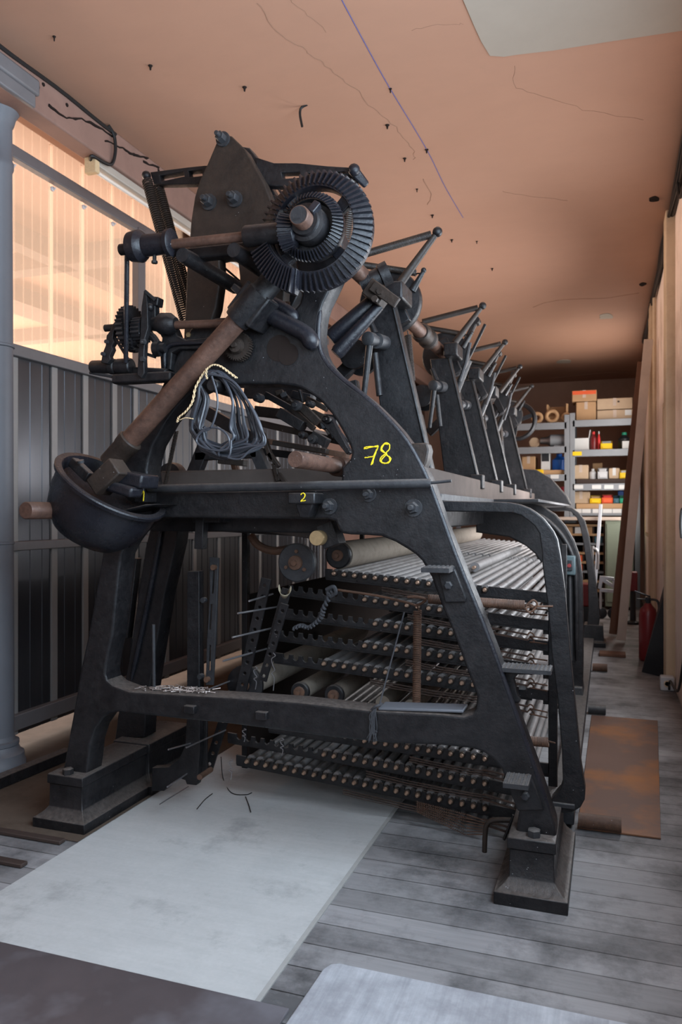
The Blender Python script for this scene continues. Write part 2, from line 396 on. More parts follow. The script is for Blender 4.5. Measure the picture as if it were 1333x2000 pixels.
# ---------------------------------------------------------------- the room
CZ = 4.06; XL = -3.63; XR = .53; YB = 15.7; YF = -2.2
def slab(name, x0, x1, y0, y1, z0, z1, mat, bevel=0, parent=None, kind=True):
    o = MB().box(x0, x1, y0, y1, z0, z1).build(name, mat, parent, bevel)
    if kind and not parent: struct(o)
    return o
floor = slab('floor', -9.2, 1.0, YF-.2, YB+.2, -.12, 0, 'floor_boards')
slab_c = slab('floor_slab', -2.27, -1.02, 2.128, 5.6, .0005, .004, 'concrete', parent=floor)
slab('mortar_seam', -1.024, -1.006, 2.128, 5.0, .0005, .0055, 'mortar', parent=floor)
slab('bare_ground', -4.2, -2.28, 2.9, 7.5, .0004, .003, 'earth', parent=floor)
ceil = slab('ceiling', -9.2, 1.0, YF-.2, YB+.2, CZ, CZ+.15, 'ceiling_paint')
slab('wall_back', -9.2, 1.0, YB, YB+.2, 0, CZ, 'back_wall')
slab('wall_front', -3.8, .9, YF-.2, YF, 0, CZ, 'cream_wall')
wr = MB()
wr.box(XR, XR+.25, YF, YB, 0, CZ); struct(wr.build('wall_right', 'cream_wall'))
for i, (y0, y1, x0) in enumerate(((7.05, 7.32, .455), (9.95, 10.3, .47))):
    o = MB().box(x0, XR+.02, y0, y1, 0, CZ).build('trim_%d' % (i+2), 'cream_trim', None, .01); struct(o)
# plaster damage, cracks, chalk line, nails on the ceiling
pp = [atz(x, y, CZ) for x, y in ((890, -40), (906, 0), (925, 45), (940, 78), (957, 106), (985, 108), (1010, 104), (1080, 96), (1180, 80), (1333, 57), (1420, 40), (1500, -60), (1200, -260), (860, -240))]
cast('plaster_patch', 'plaster_patch', ceil, [(p.x, p.y) for p in pp], CZ-.010, CZ+.002, bevel=.003, axis='Z', label='grey plaster patch')
def ceil_line(name, pts, r, mat, n=5):
    P = catmull([atz(x, y, CZ) for x, y in pts], n)
    if name == 'crack':
        P = [p+Vector((random.uniform(-.012, .012), random.uniform(-.012, .012), 0)) for p in P]
    MB().tube(P, r, 5).build(name, mat, ceil)
ceil_line('crack', [(505, 8), (545, 62), (590, 95), (625, 118), (660, 148), (700, 180), (735, 218), (765, 240), (785, 262), (806, 290), (810, 312)], .0022, 'crack')
ceil_line('crack', [(562, -10), (600, 30), (640, 62)], .0015, 'crack')
ceil_line('crack', [(1010, 130), (1012, 170), (1075, 192), (1160, 218), (1260, 233)], .0016, 'crack')
ceil_line('crack', [(905, 46), (870, 48), (800, 58)], .0014, 'crack')
ceil_line('crack', [(980, 374), (1030, 382), (1110, 391)], .0022, 'crack')
ceil_line('crack', [(1040, 600), (1090, 586), (1180, 582), (1250, 572)], .004, 'crack')
ceil_line('crack', [(1058, 740), (1110, 735), (1180, 728), (1240, 727)], .007, 'crack')
ceil_line('crack', [(825, 350), (840, 375), (838, 400)], .003, 'crack')
ceil_line('chalk_line', [(664, -8), (714, 86), (763, 174), (834, 292), (870, 365), (905, 425)], .003, 'blue_chalk')
for x, y in ((106, 71), (294, 128), (478, 170), (757, 244), (763, 173), (834, 292), (791, 309), (815, 369), (845, 420), (883, 468), (932, 471), (962, 524)):
    p = atz(x, y, CZ); r = .006+random.random()*.005
    MB().lathe(p+Vector((0, 0, .004)), (0, 0, -1), [(0, r*1.6), (.006, r*1.4), (.014, r*.7), (.03, r*.5)], 7).build('nail_stub', 'dull_black', ceil)
for x, y, w in ((1278, 388, .05), (1255, 555, .05), (1185, 618, .12), (1100, 706, .16)):
    p = atz(x, y, CZ)
    cast('plaster_scar', 'dull_black' if w < .1 else 'plaster_patch', ceil, smooth2([(p.x+w*random.uniform(.6, 1.1)*math.cos(a), p.y+w*1.4*random.uniform(.6, 1.1)*math.sin(a)) for a in [k*.785 for k in range(8)]], 3), CZ-.006, CZ+.002, bevel=.002, axis='Z')
hk = atz(592, 207, CZ)
tag(MB().tube(catmull([hk+Vector((.03, 0, .004)), hk+Vector((-.01, 0, -.01)), hk+Vector((-.02, 0, -.05)), hk+Vector((-.005, 0, -.13))], 5), .008, 7).build('cable_stub', 'black_cable'), 'short black cable end hanging out of the ceiling above the machine', 'cable')

# ---- left partition: dark cladding below, ribbed translucent sheeting above, steel rails and battens
XI = XL
wl = MB()
y0, y1 = 2.2, 9.8
prof = []   # ribbed cladding section along Y
y = y0
while y < y1:
    prof += [(y, 0), (y+.100, 0), (y+.104, -.004), (y+.108, -.004), (y+.112, 0)]; y += .114
o = len(wl.v)
for yy, dx in prof: wl.v += [Vector((XI+dx, yy, .06)), Vector((XI+dx, yy, 2.54))]
wl.f += [(2*i, 2*i+2, 2*i+3, 2*i+1) for i in range(len(prof)-1)]
clad = struct(wl.build('wall_left', 'dark_cladding', sharp=20))
def rail(x0, x1, ya, yb, za, zb, mat='rail_paint', par=None):
    return MB().box(x0, x1, ya, yb, za, zb).build('rail', mat, par or clad, .006)
rail(XI-.02, XI+.05, y0, y1, 2.50, 2.575); rail(XI, XI+.045, y0, y1, 1.25, 1.31); rail(XI, XI+.055, y0, y1, .10, .20)
for px in (33, 105, 167, 224, 262): pass
bys = [3.98]+[atx(px, 800, XI).y for px in (104, 165, 222, 263)]
while bys[-1] < 9.3: bys.append(bys[-1]+.47)
for yb in bys:
    MB().box(XI-.005, XI+.014, yb-.03, yb+.03, .06, 2.5).build('batten', 'batten_grey', clad, .004)
sheet = struct(MB().box(XI-.03, XI-.024, y0, y1, 2.55, CZ).build('wall_left_sheet', 'translucent_sheet'))
for yb in bys:
    MB().box(XI-.03, XI-.012, yb-.016, yb+.016, 2.57, CZ-.02).build('batten', 'batten_clear', sheet, .003)
    MB().lathe((XI-.012, yb, 3.735), (1, 0, 0), [(0, .018), (.012, .016), (.016, .008), (.03, .007)], 8).build('screw', 'white_plastic', sheet)
rail(XI-.02, XI+.04, y0, y1, 3.77, 3.85, 'rail_paint', sheet)
py = atx(272, 600, XI+.02).y
rail(XI-.015, XI+.05, py-.05, py+.05, 2.55, 3.8, 'rail_paint', sheet); 
slab('wall_left_end', XI-.1, XI, y1, YB, 0, CZ, 'beam_paint')
slab('wall_left_start', XI-.1, XI, YF, y0, 0, CZ, 'beam_paint')
# next room seen through the sheeting
slab('wall_far', -9.3, -9.1, YF, YB, 0, CZ, 'next_room')
for xa, xb in ((-5.12, -4.95), (-6.75, -6.3)): struct(MB().box(xa, xb, YF, YB, 3.88, CZ).build('next_room_beam', 'next_beam'))
for yb in (6.1, 8.65, 11.4): struct(MB().box(-9.1, XI-.05, yb, yb+.2, 3.88, CZ).build('next_room_beam', 'next_beam'))
for zz in (1.9, 3.0): struct(MB().box(-9.1, -8.95, YF, YB, zz, zz+.12).build('next_room_rail', 'next_beam'))

# ---- ceiling beam over the column, with the column itself
bm_ = MB().box(-3.275, -3.135, YF, YB, 3.825, CZ).build('trim_1', 'beam_paint', None, .012); struct(bm_)
def beam_crack(pts):
    P = catmull([atx(x, y, -3.133) for x, y in pts], 5)
    P = [p+Vector((0, 0, random.uniform(-.006, .006))) for p in P]
    MB().tube(P, [.010*random.uniform(.4, 1.1) for _ in P], 5).build('crack', 'dull_black', bm_)
beam_crack([(95, 205), (130, 229), (160, 233), (200, 253), (225, 272)])
beam_crack([(205, 275), (240, 290), (262, 302), (290, 308)]); beam_crack([(280, 316), (310, 328)])
for x, y in ((131, 205), (262, 302), (310, 333), (75, 170), (85, 165), (60, 158)):
    p = atx(x, y, -3.133); MB().lathe(p, (1, 0, 0), [(-.004, .013), (.004, .010)], 7).build('hole', 'dull_black', bm_)
cc = Vector((-3.36, 3.56, 0))
col = thing('cast_iron_column', 'round grey painted iron column at the left edge carrying the ceiling beam', 'column', cc)
MB().lathe(cc, (0, 0, 1), [(0, .155), (.05, .155), (.06, .148), (.10, .145), (.115, .125), (.145, .112), (.15, .118), (.17, .118), (.175, .098), (.2, .092)], 32).build('column_base', 'grey_paint', col)
MB().lathe(cc, (0, 0, 1), [(.2, .092), (1.3, .088), (2.46, .084), (3.48, .08), (3.5, .088), (3.53, .088), (3.55, .08), (3.60, .08)], 32).build('shaft', 'grey_paint', col)
for z in (2.455, 1.31): MB().lathe(cc+Vector((0, 0, z)), (0, 0, 1), [(0, .086), (.004, .093), (.016, .093), (.02, .086)], 32).build('ring', 'grey_paint', col)
MB().lathe(cc, (0, 0, 1), [(3.60, .08), (3.74, .08), (3.76, .09), (3.80, .10), (3.84, .125), (3.875, .13), (3.905, .13)], 32).build('capital', 'grey_paint', col)
MB().box(-3.52, -3.112, 3.15, 3.63, 3.905, 4.0).build('bearing_block', 'rail_paint', col, .015)
MB().box(-3.3, -3.118, 3.2, 3.60, 3.826, 3.905).build('mortar_pad', 'rail_paint', col, .01)
# conduit along the beam and the strip light under it
cb = MB().tube([Vector((-3.122, yy, 4.035+.006*math.sin(yy*7))) for yy in [YF+.2+i*.12 for i in range(54)]], .012, 7).build('ceiling_cable', 'black_cable')
tag(cb, 'black cable clipped along the top of the beam above the column', 'cable')
P0 = atx(212, 245, -3.12)
drop = MB().tube(catmull([P0, P0+Vector((.01, .05, -.05)), P0+Vector((.01, .06, -.16)), P0+Vector((-.01, .03, -.245)), Vector((-3.17, P0.y-.10, 3.812)), Vector((-3.2, P0.y-.08, 3.80))], 6), .011, 7).build('light_cable', 'black_cable')
tag(drop, 'black cable dropping from the beam to the end of the strip light', 'cable')
LY0 = atz(190, 318, 3.79).y; LX = -3.215
sl = thing('strip_light', 'long unlit fluorescent strip light fixed under the left ceiling beam', 'light', (LX, LY0, 3.755))
MB().box(LX-.03, LX+.05, LY0, LY0+2.4, 3.772, 3.8255).build('housing', 'fixture', sl, .006)
MB().box(LX-.035, LX+.055, LY0-.03, LY0+.015, 3.72, 3.8255).build('end_cap', 'twine', sl, .006)
MB().cyl((LX+.01, LY0+.015, 3.75), (LX+.01, LY0+2.38, 3.75), .014, n=14).build('tube', 'tube_glass', sl)
# cables in the right ceiling corner
for k, (dx, dz) in enumerate(((0, 0), (.022, -.02), (.0, -.035))):
    t = MB().tube([Vector((.485+dx+.006*math.sin(yy*3+k), yy, CZ-.03+dz+.008*math.sin(yy*5+k*2))) for yy in [4.6+i*.15 for i in range(52)]], .014 if k else .018, 7).build('wall_cable', 'black_cable')
    tag(t, ['thick black cable running along the right wall under the ceiling, topmost of the bundle', 'thin black cable of the right wall bundle, nearest the wall', 'thin black cable of the right wall bundle, lowest one'][k], 'cable')
br = MB().tube(catmull([Vector((.49, 6.3, 3.98)), Vector((.50, 6.25, 3.86)), Vector((.50, 6.0, 3.80)), Vector((.505, 5.2, 3.79))], 6), .014, 7).build('wall_cable', 'black_cable')
tag(br, 'black cable branching off the bundle towards the right edge', 'cable')
# ================================================================ the lace machine
mc = thing('lace_machine', 'huge black cast iron lace loom numbered 78 standing down the middle of the room', 'machine', (-1.4, 3.1, 0))
YA, YZ = 3.08, 3.205                  # front and back of the front frame
Z3 = lambda x, y, Y: at(x, y, Y)
# ---- front frame
outer = [(1088, 1641), (1085, 1612), (1048, 1500), (997, 1360), (969, 1275), (925, 1162), (874, 1036), (845, 952), (836, 930), (820, 900), (798, 862), (780, 838), (760, 816), (740, 796), (722, 779), (704, 765), (685, 753), (668, 739), (655, 727), (643, 714), (633, 700), (626, 685), (622, 667), (621, 647), (623, 626), (626, 608), (631, 592), (640, 574), (656, 540), (668, 500), (668, 460), (650, 425), (620, 412), (590, 425), (574, 455), (574, 500), (582, 540), (589, 577), (585, 592), (577, 602), (567, 608), (550, 613), (520, 616), (470, 618), (425, 620), (395, 627), (372, 642), (355, 672), (340, 706), (312, 761), (285, 797), (264, 825), (240, 872), (228, 905), (220, 960), (205, 1050), (190, 1140), (172, 1240), (158, 1303), (142, 1397), (126, 1486), (121, 1513), (168, 1518), (172, 1489), (176, 1454), (186, 1423), (202, 1401), (214, 1394), (230, 1391), (284, 1397), (356, 1405), (441, 1413), (541, 1426), (628, 1438), (758, 1452), (863, 1456), (925, 1463), (945, 1470), (960, 1481), (979, 1502), (992, 1530), (1004, 1560), (1014, 1587), (1006, 1640)]
win_up = [(480, 750), (430, 751), (400, 756), (370, 770), (345, 795), (325, 822), (312, 845), (299, 868), (291, 895), (287, 918), (290, 940), (300, 956), (320, 960), (450, 959), (560, 957), (640, 955), (667, 953), (667, 935), (668, 912), (676, 904), (684, 896), (687, 884), (683, 870), (677, 857), (668, 840), (659, 825), (648, 808), (636, 794), (624, 781), (610, 771), (598, 763), (586, 757), (570, 753), (540, 750)]
win_lo = [(324, 1011), (300, 1014), (282, 1022), (270, 1032), (260, 1043), (247, 1062), (237, 1082), (232, 1120), (225, 1190), (220, 1240), (214, 1265), (208, 1296), (206, 1316), (209, 1328), (220, 1338), (252, 1350), (315, 1354), (441, 1361), (585, 1371), (733, 1388), (860, 1394), (906, 1399), (922, 1394), (930, 1383), (932, 1360), (920, 1328), (906, 1291), (884, 1231), (862, 1180), (843, 1127), (824, 1095), (812, 1083), (797, 1073), (772, 1058), (745, 1047), (715, 1045), (685, 1044), (670, 1042), (662, 1036), (658, 1026), (655, 1018), (640, 1014), (610, 1014), (460, 1013)]
ff = cast('front_frame', 'iron', mc, W(outer, YA), YA, YZ, [W(win_up, YA), W(win_lo, YA)], bevel=.012)
# raised rib along the right-hand limb edge and web ribs
def ribtube(pts, Y, r, name='rib', mat='iron', parent=None, n=4, ends=True):
    P = catmull([Z3(x, y, Y) for x, y in pts], n)
    k = len(P)
    rr = [r*(1 if not ends else min(1, .35+min(i, k-1-i)*.4)) for i in range(k)]
    return MB().tube(P, rr, 10).build(name, mat, parent or ff)
ribtube([(626, 600), (622, 640), (624, 680), (640, 712), (668, 740), (704, 768), (745, 806), (790, 856), (822, 910), (848, 970), (890, 1086), (960, 1262), (1030, 1460), (1078, 1600)], YA+.012, .013, 'edge_bead', 'iron_gloss')
# slanted foot ribs cast on the web (two finger-like ridges), and black discs as painted shade of the boss holes
ribtube([(478, 590), (520, 612), (560, 632), (600, 655), (612, 682)], YA-.03, .038, 'web_ridge', 'iron_gloss')
ribtube([(496, 572), (530, 590), (560, 606), (580, 625)], YA-.02, .028, 'web_ridge', 'iron_gloss')
bx = MB(); c = Z3(502, 603, YA-.06)
bx.rbox(c, (.15, .18, .14), Matrix.Rotation(math.radians(-48), 3, 'Y')).build('shaft_bearing', 'iron', mc, .008)
bx = MB().rbox(Z3(489, 585, YA-.06), (.03, .16, .13), Matrix.Rotation(math.radians(-48), 3, 'Y')).build('bearing_cap', 'iron', mc, .006)
for x, y in ((545, 680), ): MB().lathe(Z3(x, y, YA-.002), (0, 1, 0), [(0, .058), (.03, .05)], 24).build('dark_hole_disc', 'dull_black', ff)
MB().lathe(Z3(563, 692, YA-.003), (0, 1, 0), [(0, .048), (.02, .04)], 20).build('dark_hole_disc', 'dull_black', ff)
# bolts of the frame
for x, y, r in ((722, 966, 10), (645, 989, 11), (809, 992, 12)):
    m = mpp(x, YA); MB().nut(Z3(x, y, YA+.002), (0, -1, 0), r*m, .045).build('bolt', 'iron_grey', mc)
# square lugs of the lower crossbar
for x, y in ((374, 1384), (514, 1396)):
    p = Z3(x, y, YA); MB().box(p.x-.028, p.x+.028, YA-.025, YA+.02, p.z-.017, p.z+.017).build('lug', 'iron', ff, .004)
# painted chalk figures
def chalk(strokes, Y, r, parent, label):
    b = MB()
    for s in strokes:
        b.tube([p+Vector((random.uniform(-.001, .001), 0, random.uniform(-.001, .001))) for p in catmull([Z3(x, y, Y) for x, y in s], 6)], r, 5)
    return b.build('chalk_number', 'chalk', parent, 0, label)
chalk([[(711, 877), (724, 874), (739, 870)], [(712, 874), (726, 872), (738, 873)], [(739, 871), (733, 888), (727, 907)], [(738, 874), (731, 890), (725, 908)], [(713, 894), (722, 893), (730, 891)],
       [(760, 867), (754, 865), (746, 872), (745, 880), (752, 885), (760, 893), (761, 901), (752, 905), (743, 901), (745, 893), (753, 886), (761, 877), (761, 869), (756, 865)],
       [(758, 868), (751, 868), (746, 877), (752, 884), (757, 890), (764, 896), (759, 904), (748, 904), (746, 898), (756, 886)]], YA-.002, .0026, ff, 'yellow chalk number 78')
# ---- rod across the front, with its brackets 1 and 2
rodY = YA-.075
rp0, rp1 = Z3(290, 955, rodY), Z3(843, 944, rodY)
MB().lathe(rp0, rp1-rp0, [(0, .016), (.01, .019), ((rp1-rp0).length-.01, .019), ((rp1-rp0).length, .016)], 20).build('front_rod', 'iron_grey', mc)
MB().cyl(Z3(843, 943, rodY), Z3(882, 939, rodY), .0065, n=10).build('rod_pin', 'iron_grey', mc)
MB().cyl(Z3(258, 951, rodY), Z3(292, 955, rodY), .009, n=10).build('rod_pin', 'iron_grey', mc)
p = Z3(279, 966, rodY)
b1 = MB().box(p.x-.026, p.x+.024, rodY-.03, YA+.01, p.z-.036, p.z+.03).build('rod_bracket', 'iron', mc, .005)
MB().box(p.x-.012, p.x+.012, rodY-.012, rodY+.02, p.z+.03, p.z+.062).build('clip', 'iron_grey', b1, .003)
chalk([[(274, 968), (279, 961), (281, 960), (281, 970), (280, 979)]], rodY-.032, .0026, b1, 'yellow chalk figure 1')
p = Z3(594, 972, rodY)
b2 = MB().box(p.x-.062, p.x+.06, rodY-.03, YA+.01, p.z-.027, p.z+.02).build('rod_bracket', 'iron', mc, .006)
MB().loft([[(p.x-.02, rodY+.0, p.z-.085), (p.x+.02, rodY+.0, p.z-.085), (p.x+.02, YA, p.z-.085), (p.x-.02, YA, p.z-.085)], [(p.x-.036, rodY-.015, p.z-.02), (p.x+.05, rodY-.015, p.z-.02), (p.x+.05, YA, p.z-.02), (p.x-.036, YA, p.z-.02)]]).build('gusset', 'iron', b2, .005)
chalk([[(588, 966), (592, 963), (596, 966), (594, 972), (588, 979), (597, 977)]], rodY-.032, .0022, b2, 'yellow chalk figure 2')
# ---- pedestals
pedprof = [(0, 0), (.048, 0), (.050, .008), (.058, .018), (.072, .036), (.088, .048), (.094, .052), (.198, .054), (.201, .046), (.243, .046), (.246, .050)]
MB().plinth(-.417, -.143, 2.967, 3.64, pedprof, .1).build('pedestal', 'iron', mc, .004)
MB().plinth(-2.592, -2.297, 2.967, 3.56, pedprof, .1).build('pedestal', 'iron', mc, .004)
MB().plinth(-2.60, -2.28, 3.50, 3.98, [(z*1.04, i) for z, i in pedprof], .1).build('pedestal', 'iron', mc, .004)
p = Z3(1044, 1612, YA-.03); MB().lathe((p.x, p.y, .243), (0, 0, 1), [(0, .026), (.028, .026), (.032, .020)], 6).build('foot_bolt', 'iron_grey', mc)
p = Z3(133, 1497, YA-.04); MB().lathe((p.x, p.y, .243), (0, 0, 1), [(0, .026), (.028, .026), (.032, .020)], 6).build('foot_bolt', 'iron', mc)
# ---- the three steps bolted to the right limb
def tread(name, x0, x1, y0, y1, z0, th):
    b = MB().box(x0, x1, y0, y1, z0, z0+th)
    nx = max(3, int((x1-x0)/.016)); ny = max(3, int((y1-y0)/.016))
    for i in range(nx):
        for j in range(ny):
            cx = x0+(i+.5)*(x1-x0)/nx; cy = y0+(j+.5)*(y1-y0)/ny
            b.loft([[(cx-.005, cy-.005, z0+th), (cx+.005, cy-.005, z0+th), (cx+.005, cy+.005, z0+th), (cx-.005, cy+.005, z0+th)], [(cx-.002, cy-.002, z0+th+.004), (cx+.002, cy-.002, z0+th+.004), (cx+.002, cy+.002, z0+th+.004), (cx-.002, cy+.002, z0+th+.004)]])
    return b
def step(plate, tr, bolt):
    Yp = YA-.02
    st = cast('step_bracket', 'iron', mc, W(plate, Yp), Yp, YA+.005, bevel=.005)
    x0 = Z3(tr[0], tr[2], Yp).x; x1 = Z3(tr[1], tr[2], Yp).x; z = Z3((tr[0]+tr[1])/2, tr[2], Yp-.06).z
    tread('tread', x0, x1, Yp-.11, Yp+.02, z-.018, .018).build('tread', 'iron_grey', st, label='chequered step plate')
    if bolt: MB().lathe(Z3(bolt[0], bolt[1], Yp+.002), (0, -1, 0), [(0, .017), (.018, .017), (.021, .013)], 6).build('bolt', 'iron_grey', st)
step([(854, 1112), (882, 1104), (890, 1114), (911, 1168), (909, 1176), (870, 1177)], (835, 888, 1108), (877, 1143))
step([(992, 1520), (1033, 1514), (1042, 1528), (1062, 1583), (1012, 1584), (1000, 1556)], (990, 1038, 1524), (1027, 1553))
Yp = YA+.05
st3 = cast('step_bracket', 'iron', mc, W([(972, 1300), (1075, 1309), (1078, 1318), (1012, 1318), (1005, 1326), (1010, 1352), (1017, 1368), (1012, 1374), (1004, 1372)], Yp), Yp, Yp+.03, bevel=.005)
a0 = Z3(978, 1300, Yp); a1 = Z3(1078, 1308, Yp)
tread('tread', a0.x, a1.x, Yp-.045, Yp+.07, a0.z-.016, .016).build('tread', 'iron_grey', st3, label='chequered step plate')
MB().lathe(Z3(1015, 1345, Yp+.03), (1, 0, 0), [(0, .016), (.02, .016), (.03, .008)], 6).build('bolt', 'iron', st3)
# bracket shelf on the limb behind the figure 78, and slots
MB().prism(W([(800, 868), (838, 866), (842, 880), (838, 902), (828, 925), (815, 905)], YA+.07), YA+.03, YA+.12).build('side_bracket', 'iron_brown', mc, .006)
# ---- the second portal frame, right limb
Y2a, Y2b = 3.40, 3.475
arch = [(860, 978), (969, 980), (995, 981), (1016, 985), (1034, 992), (1048, 1001), (1062, 1013), (1073, 1026), (1082, 1039), (1089, 1054), (1095, 1086), (1104, 1155), (1114, 1275), (1123, 1363), (1136, 1495), (1144, 1545), (1143, 1562), (1135, 1577), (1118, 1588), (1093, 1588), (1079, 1584), (1078, 1562), (1086, 1552), (1095, 1542), (1100, 1528), (1098, 1464), (1090, 1370), (1078, 1275), (1070, 1180), (1060, 1102), (1059, 1078), (1054, 1042), (1045, 1028), (1032, 1017), (1018, 1007), (1000, 1002), (930, 1000), (860, 999)]
cast('portal_frame', 'iron', mc, W(arch, Y2a), Y2a, Y2b, bevel=.006)
p = Z3(1100, 1590, Y2a); MB().box(p.x-.06, p.x+.05, Y2a-.01, Y2b+.03, .24, p.z+.012 if p.z > .24 else .262).build('foot_pad', 'iron_grey', mc, .004)
leg2 = [(300, 1005), (352, 1005), (345, 1060), (322, 1160), (299, 1300), (284, 1400), (282, 1440), (224, 1446), (230, 1400), (250, 1300), (268, 1180), (284, 1070)]
cast('portal_frame', 'iron', mc, W(leg2, 3.62), 3.62, 3.74, bevel=.008)
ribtube([(318, 1020), (300, 1120), (276, 1240), (256, 1330)], 3.61, .014, 'rib', 'iron_gloss', mc)
# ---- blue-grey third frame and the far fourth frame
f3 = [(930, 982), (1000, 980), (1040, 983), (1058, 987), (1085, 1004), (1105, 1027), (1122, 1056), (1133, 1088), (1138, 1126), (1140, 1213), (1140, 1306), (1139, 1349), (1114, 1352), (1112, 1313), (1098, 1280), (1086, 1180), (1076, 1140), (1059, 1103), (1047, 1083), (1027, 1066), (995, 1049), (930, 1040)]
frame3 = cast('portal_frame', 'iron', mc, W(f3, 6.2), 6.2, 6.32, bevel=.012)
ribtube([(1000, 1000), (1050, 1006), (1084, 1030), (1108, 1062), (1122, 1100), (1126, 1160), (1127, 1290)], 6.19, .02, 'rib', 'iron', frame3)
p = Z3(1128, 1345, 6.2); MB().plinth(p.x-.2, p.x+.07, 6.12, 6.45, [(0, 0), (.05, 0), (.06, .02), (p.z+.02, .03)]).build('pedestal', 'iron_grey', mc, .005)
f4 = [(1040, 990), (1076, 991), (1104, 990), (1118, 992), (1131, 1001), (1143, 1017), (1151, 1045), (1160, 1097), (1169, 1170), (1173, 1207), (1170, 1222), (1148, 1222), (1150, 1184), (1149, 1126), (1140, 1059), (1134, 1029), (1127, 1011), (1116, 999), (1104, 997), (1076, 998), (1040, 998)]
cast('portal_frame', 'iron', mc, W(f4, 9.0), 9.0, 9.12, bevel=.008)
p = Z3(1158, 1222, 9.0); MB().plinth(p.x-.12, p.x+.14, 8.95, 9.25, [(0, 0), (.05, 0), (.07, .02), (p.z+.01, .03)]).build('pedestal', 'iron', mc, .005)
# switch box on the third frame
q = Z3(1113, 1104, 6.16)
sw = MB().box(q.x-.045, q.x+.045, 6.13, 6.21, q.z-.075, q.z+.075).build('switch_box', 'switch_green', mc, .01)
MB().box(q.x-.024, q.x+.024, 6.115, 6.135, q.z-.04, q.z+.04).build('switch_plate', 'black_plastic', sw, .004)
MB().lathe((q.x, 6.118, q.z), (0, -1, 0), [(0, .016), (.012, .014)], 12).build('button', 'red_button', sw)
MB().tube([Z3(1113, 1124, 6.18), Z3(1114, 1180, 6.18), Z3(1116, 1290, 6.18)], .014, 8).build('conduit', 'iron_grey', mc)
# right lower sill beams between the frames
MB().box(-.27, -.155, 3.78, 9.3, .02, .10).build('sill_beam', 'iron_grey', mc, .008)
# ---- bed: table beams running the length of the machine
ztop = Z3(870, 965, 3.5).z
MB().box(-1.9, -.70, 3.35, 9.3, ztop-.035, ztop).build('table_plank', 'iron_grey', mc, .005)
MB().box(-2.2, -.80, 3.45, 9.25, ztop, ztop+.13).build('bed_beam', 'bed_paint', mc, .01)
MB().box(-2.2, -.95, 3.35, 9.25, ztop-.18, ztop-.04).build('bed_beam', 'iron', mc, .01)
for yy in (5.08, 6.03, 6.94, 8.42): MB().box(-.87, -.785, yy, yy+.10, ztop+.07, ztop+.165).build('clamp', 'iron', mc, .006)
MB().box(-.72, -.42, 5.0, 9.1, ztop-.02, ztop+.0).build('side_rail', 'iron_grey', mc, .004)
# ---- coffin-shaped head plates on two legs
YH = 3.30
head = [(437, 262), (424, 275), (405, 320), (390, 352), (380, 385), (373, 430), (370, 470), (368, 500), (365, 520), (363, 580), (359, 650), (358, 690), (400, 690), (408, 640), (422, 600), (430, 540), (428, 505), (440, 502), (464, 503), (468, 540), (470, 640), (470, 690), (545, 690), (552, 620), (556, 560), (556, 520), (535, 490), (534, 400), (514, 352), (478, 290), (452, 265)]
hp = cast('head_plate', 'iron_brown', mc, W(head, YH), YH, YH+.075, bevel=.008)
head2 = [(470, 285), (487, 288), (500, 305), (521, 350), (548, 395), (575, 440), (590, 480), (590, 560), (560, 620), (520, 640), (470, 640), (470, 400)]
cast('head_plate', 'iron', mc, W(head2, YH+.12), YH+.12, YH+.20, bevel=.008)
cast('head_plate', 'iron', mc, W([(x+4, y+6) for x, y in head], YH+.30), YH+.28, YH+.34, bevel=.008)
MB().box(at(385, 400, YH).x, at(530, 400, YH).x, YH+.07, YH+.29, at(400, 400, YH).z-.10, at(400, 400, YH).z+.03).build('spacer', 'iron', mc, .006)
for x, y, r in ((437, 273, 10), (410, 396, 11), (460, 390, 11)):
    m = mpp(x, YH); MB().nut(Z3(x, y, YH+.002), (0, -1, 0), r*m, .05).build('bolt', 'iron_grey', hp)
# ---- main shaft with the big bevel wheel
C = Z3(620, 455, 2.90); Rg = 116*mpp(620, 2.9)*1.01
MB().lathe((C.x, 2.70, C.z), (0, 1, 0), [(0, .036), (.006, .040), (6.5, .040)], 20).build('main_shaft', 'shaft', mc)
def wheel_part(name, mat, parent, f): b = MB(); f(b); return b.build(name, mat, parent, 0, sharp=25)
gw = thing_gear = None
def rim(b):    # dished rim: front face cone from r_in to r_out
    n = 72
    prof = [(.00, Rg*.69), (-.012, Rg*.70), (-.010, Rg*.73), (.030, Rg*.985), (.062, Rg*.97), (.062, Rg*.71), (.045, Rg*.69)]
    rings = []
    for i in range(n):
        a = 2*math.pi*i/n
        rings.append([(C.x+r*math.cos(a), 2.86+t, C.z+r*math.sin(a)) for t, r in prof])
    o = len(b.v); k = len(prof)
    for r in rings: b.v += [Vector(q) for q in r]
    for i in range(n):
        i2 = (i+1) % n
        for j in range(k):
            j2 = (j+1) % k; b.f.append((o+i*k+j, o+i*k+j2, o+i2*k+j2, o+i2*k+j))
bigw = wheel_part('bevel_wheel', 'iron_gloss', mc, rim)
def teeth(b, n, r0, r1, t0, t1, w0, w1, h, y, a0=0, a1=360, cx=None):
    cx = cx or C
    for i in range(n):
        a = math.radians(a0+(a1-a0)*i/n)
        ca, sa = math.cos(a), math.sin(a)
        rad = Vector((ca, 0, sa)); tan = Vector((-sa, 0, ca)); fw = Vector((0, -1, 0))
        c3 = Vector((cx.x, y, cx.z))
        lo0 = c3+rad*r0+Vector((0, t0, 0)); lo1 = c3+rad*r1+Vector((0, t1, 0))
        b.hexa([lo0-tan*w0, lo1-tan*w1, lo1+tan*w1, lo0+tan*w0,
                lo0-tan*w0*.55+fw*h*.8, lo1-tan*w1*.55+fw*h, lo1+tan*w1*.55+fw*h, lo0+tan*w0*.55+fw*h*.8])
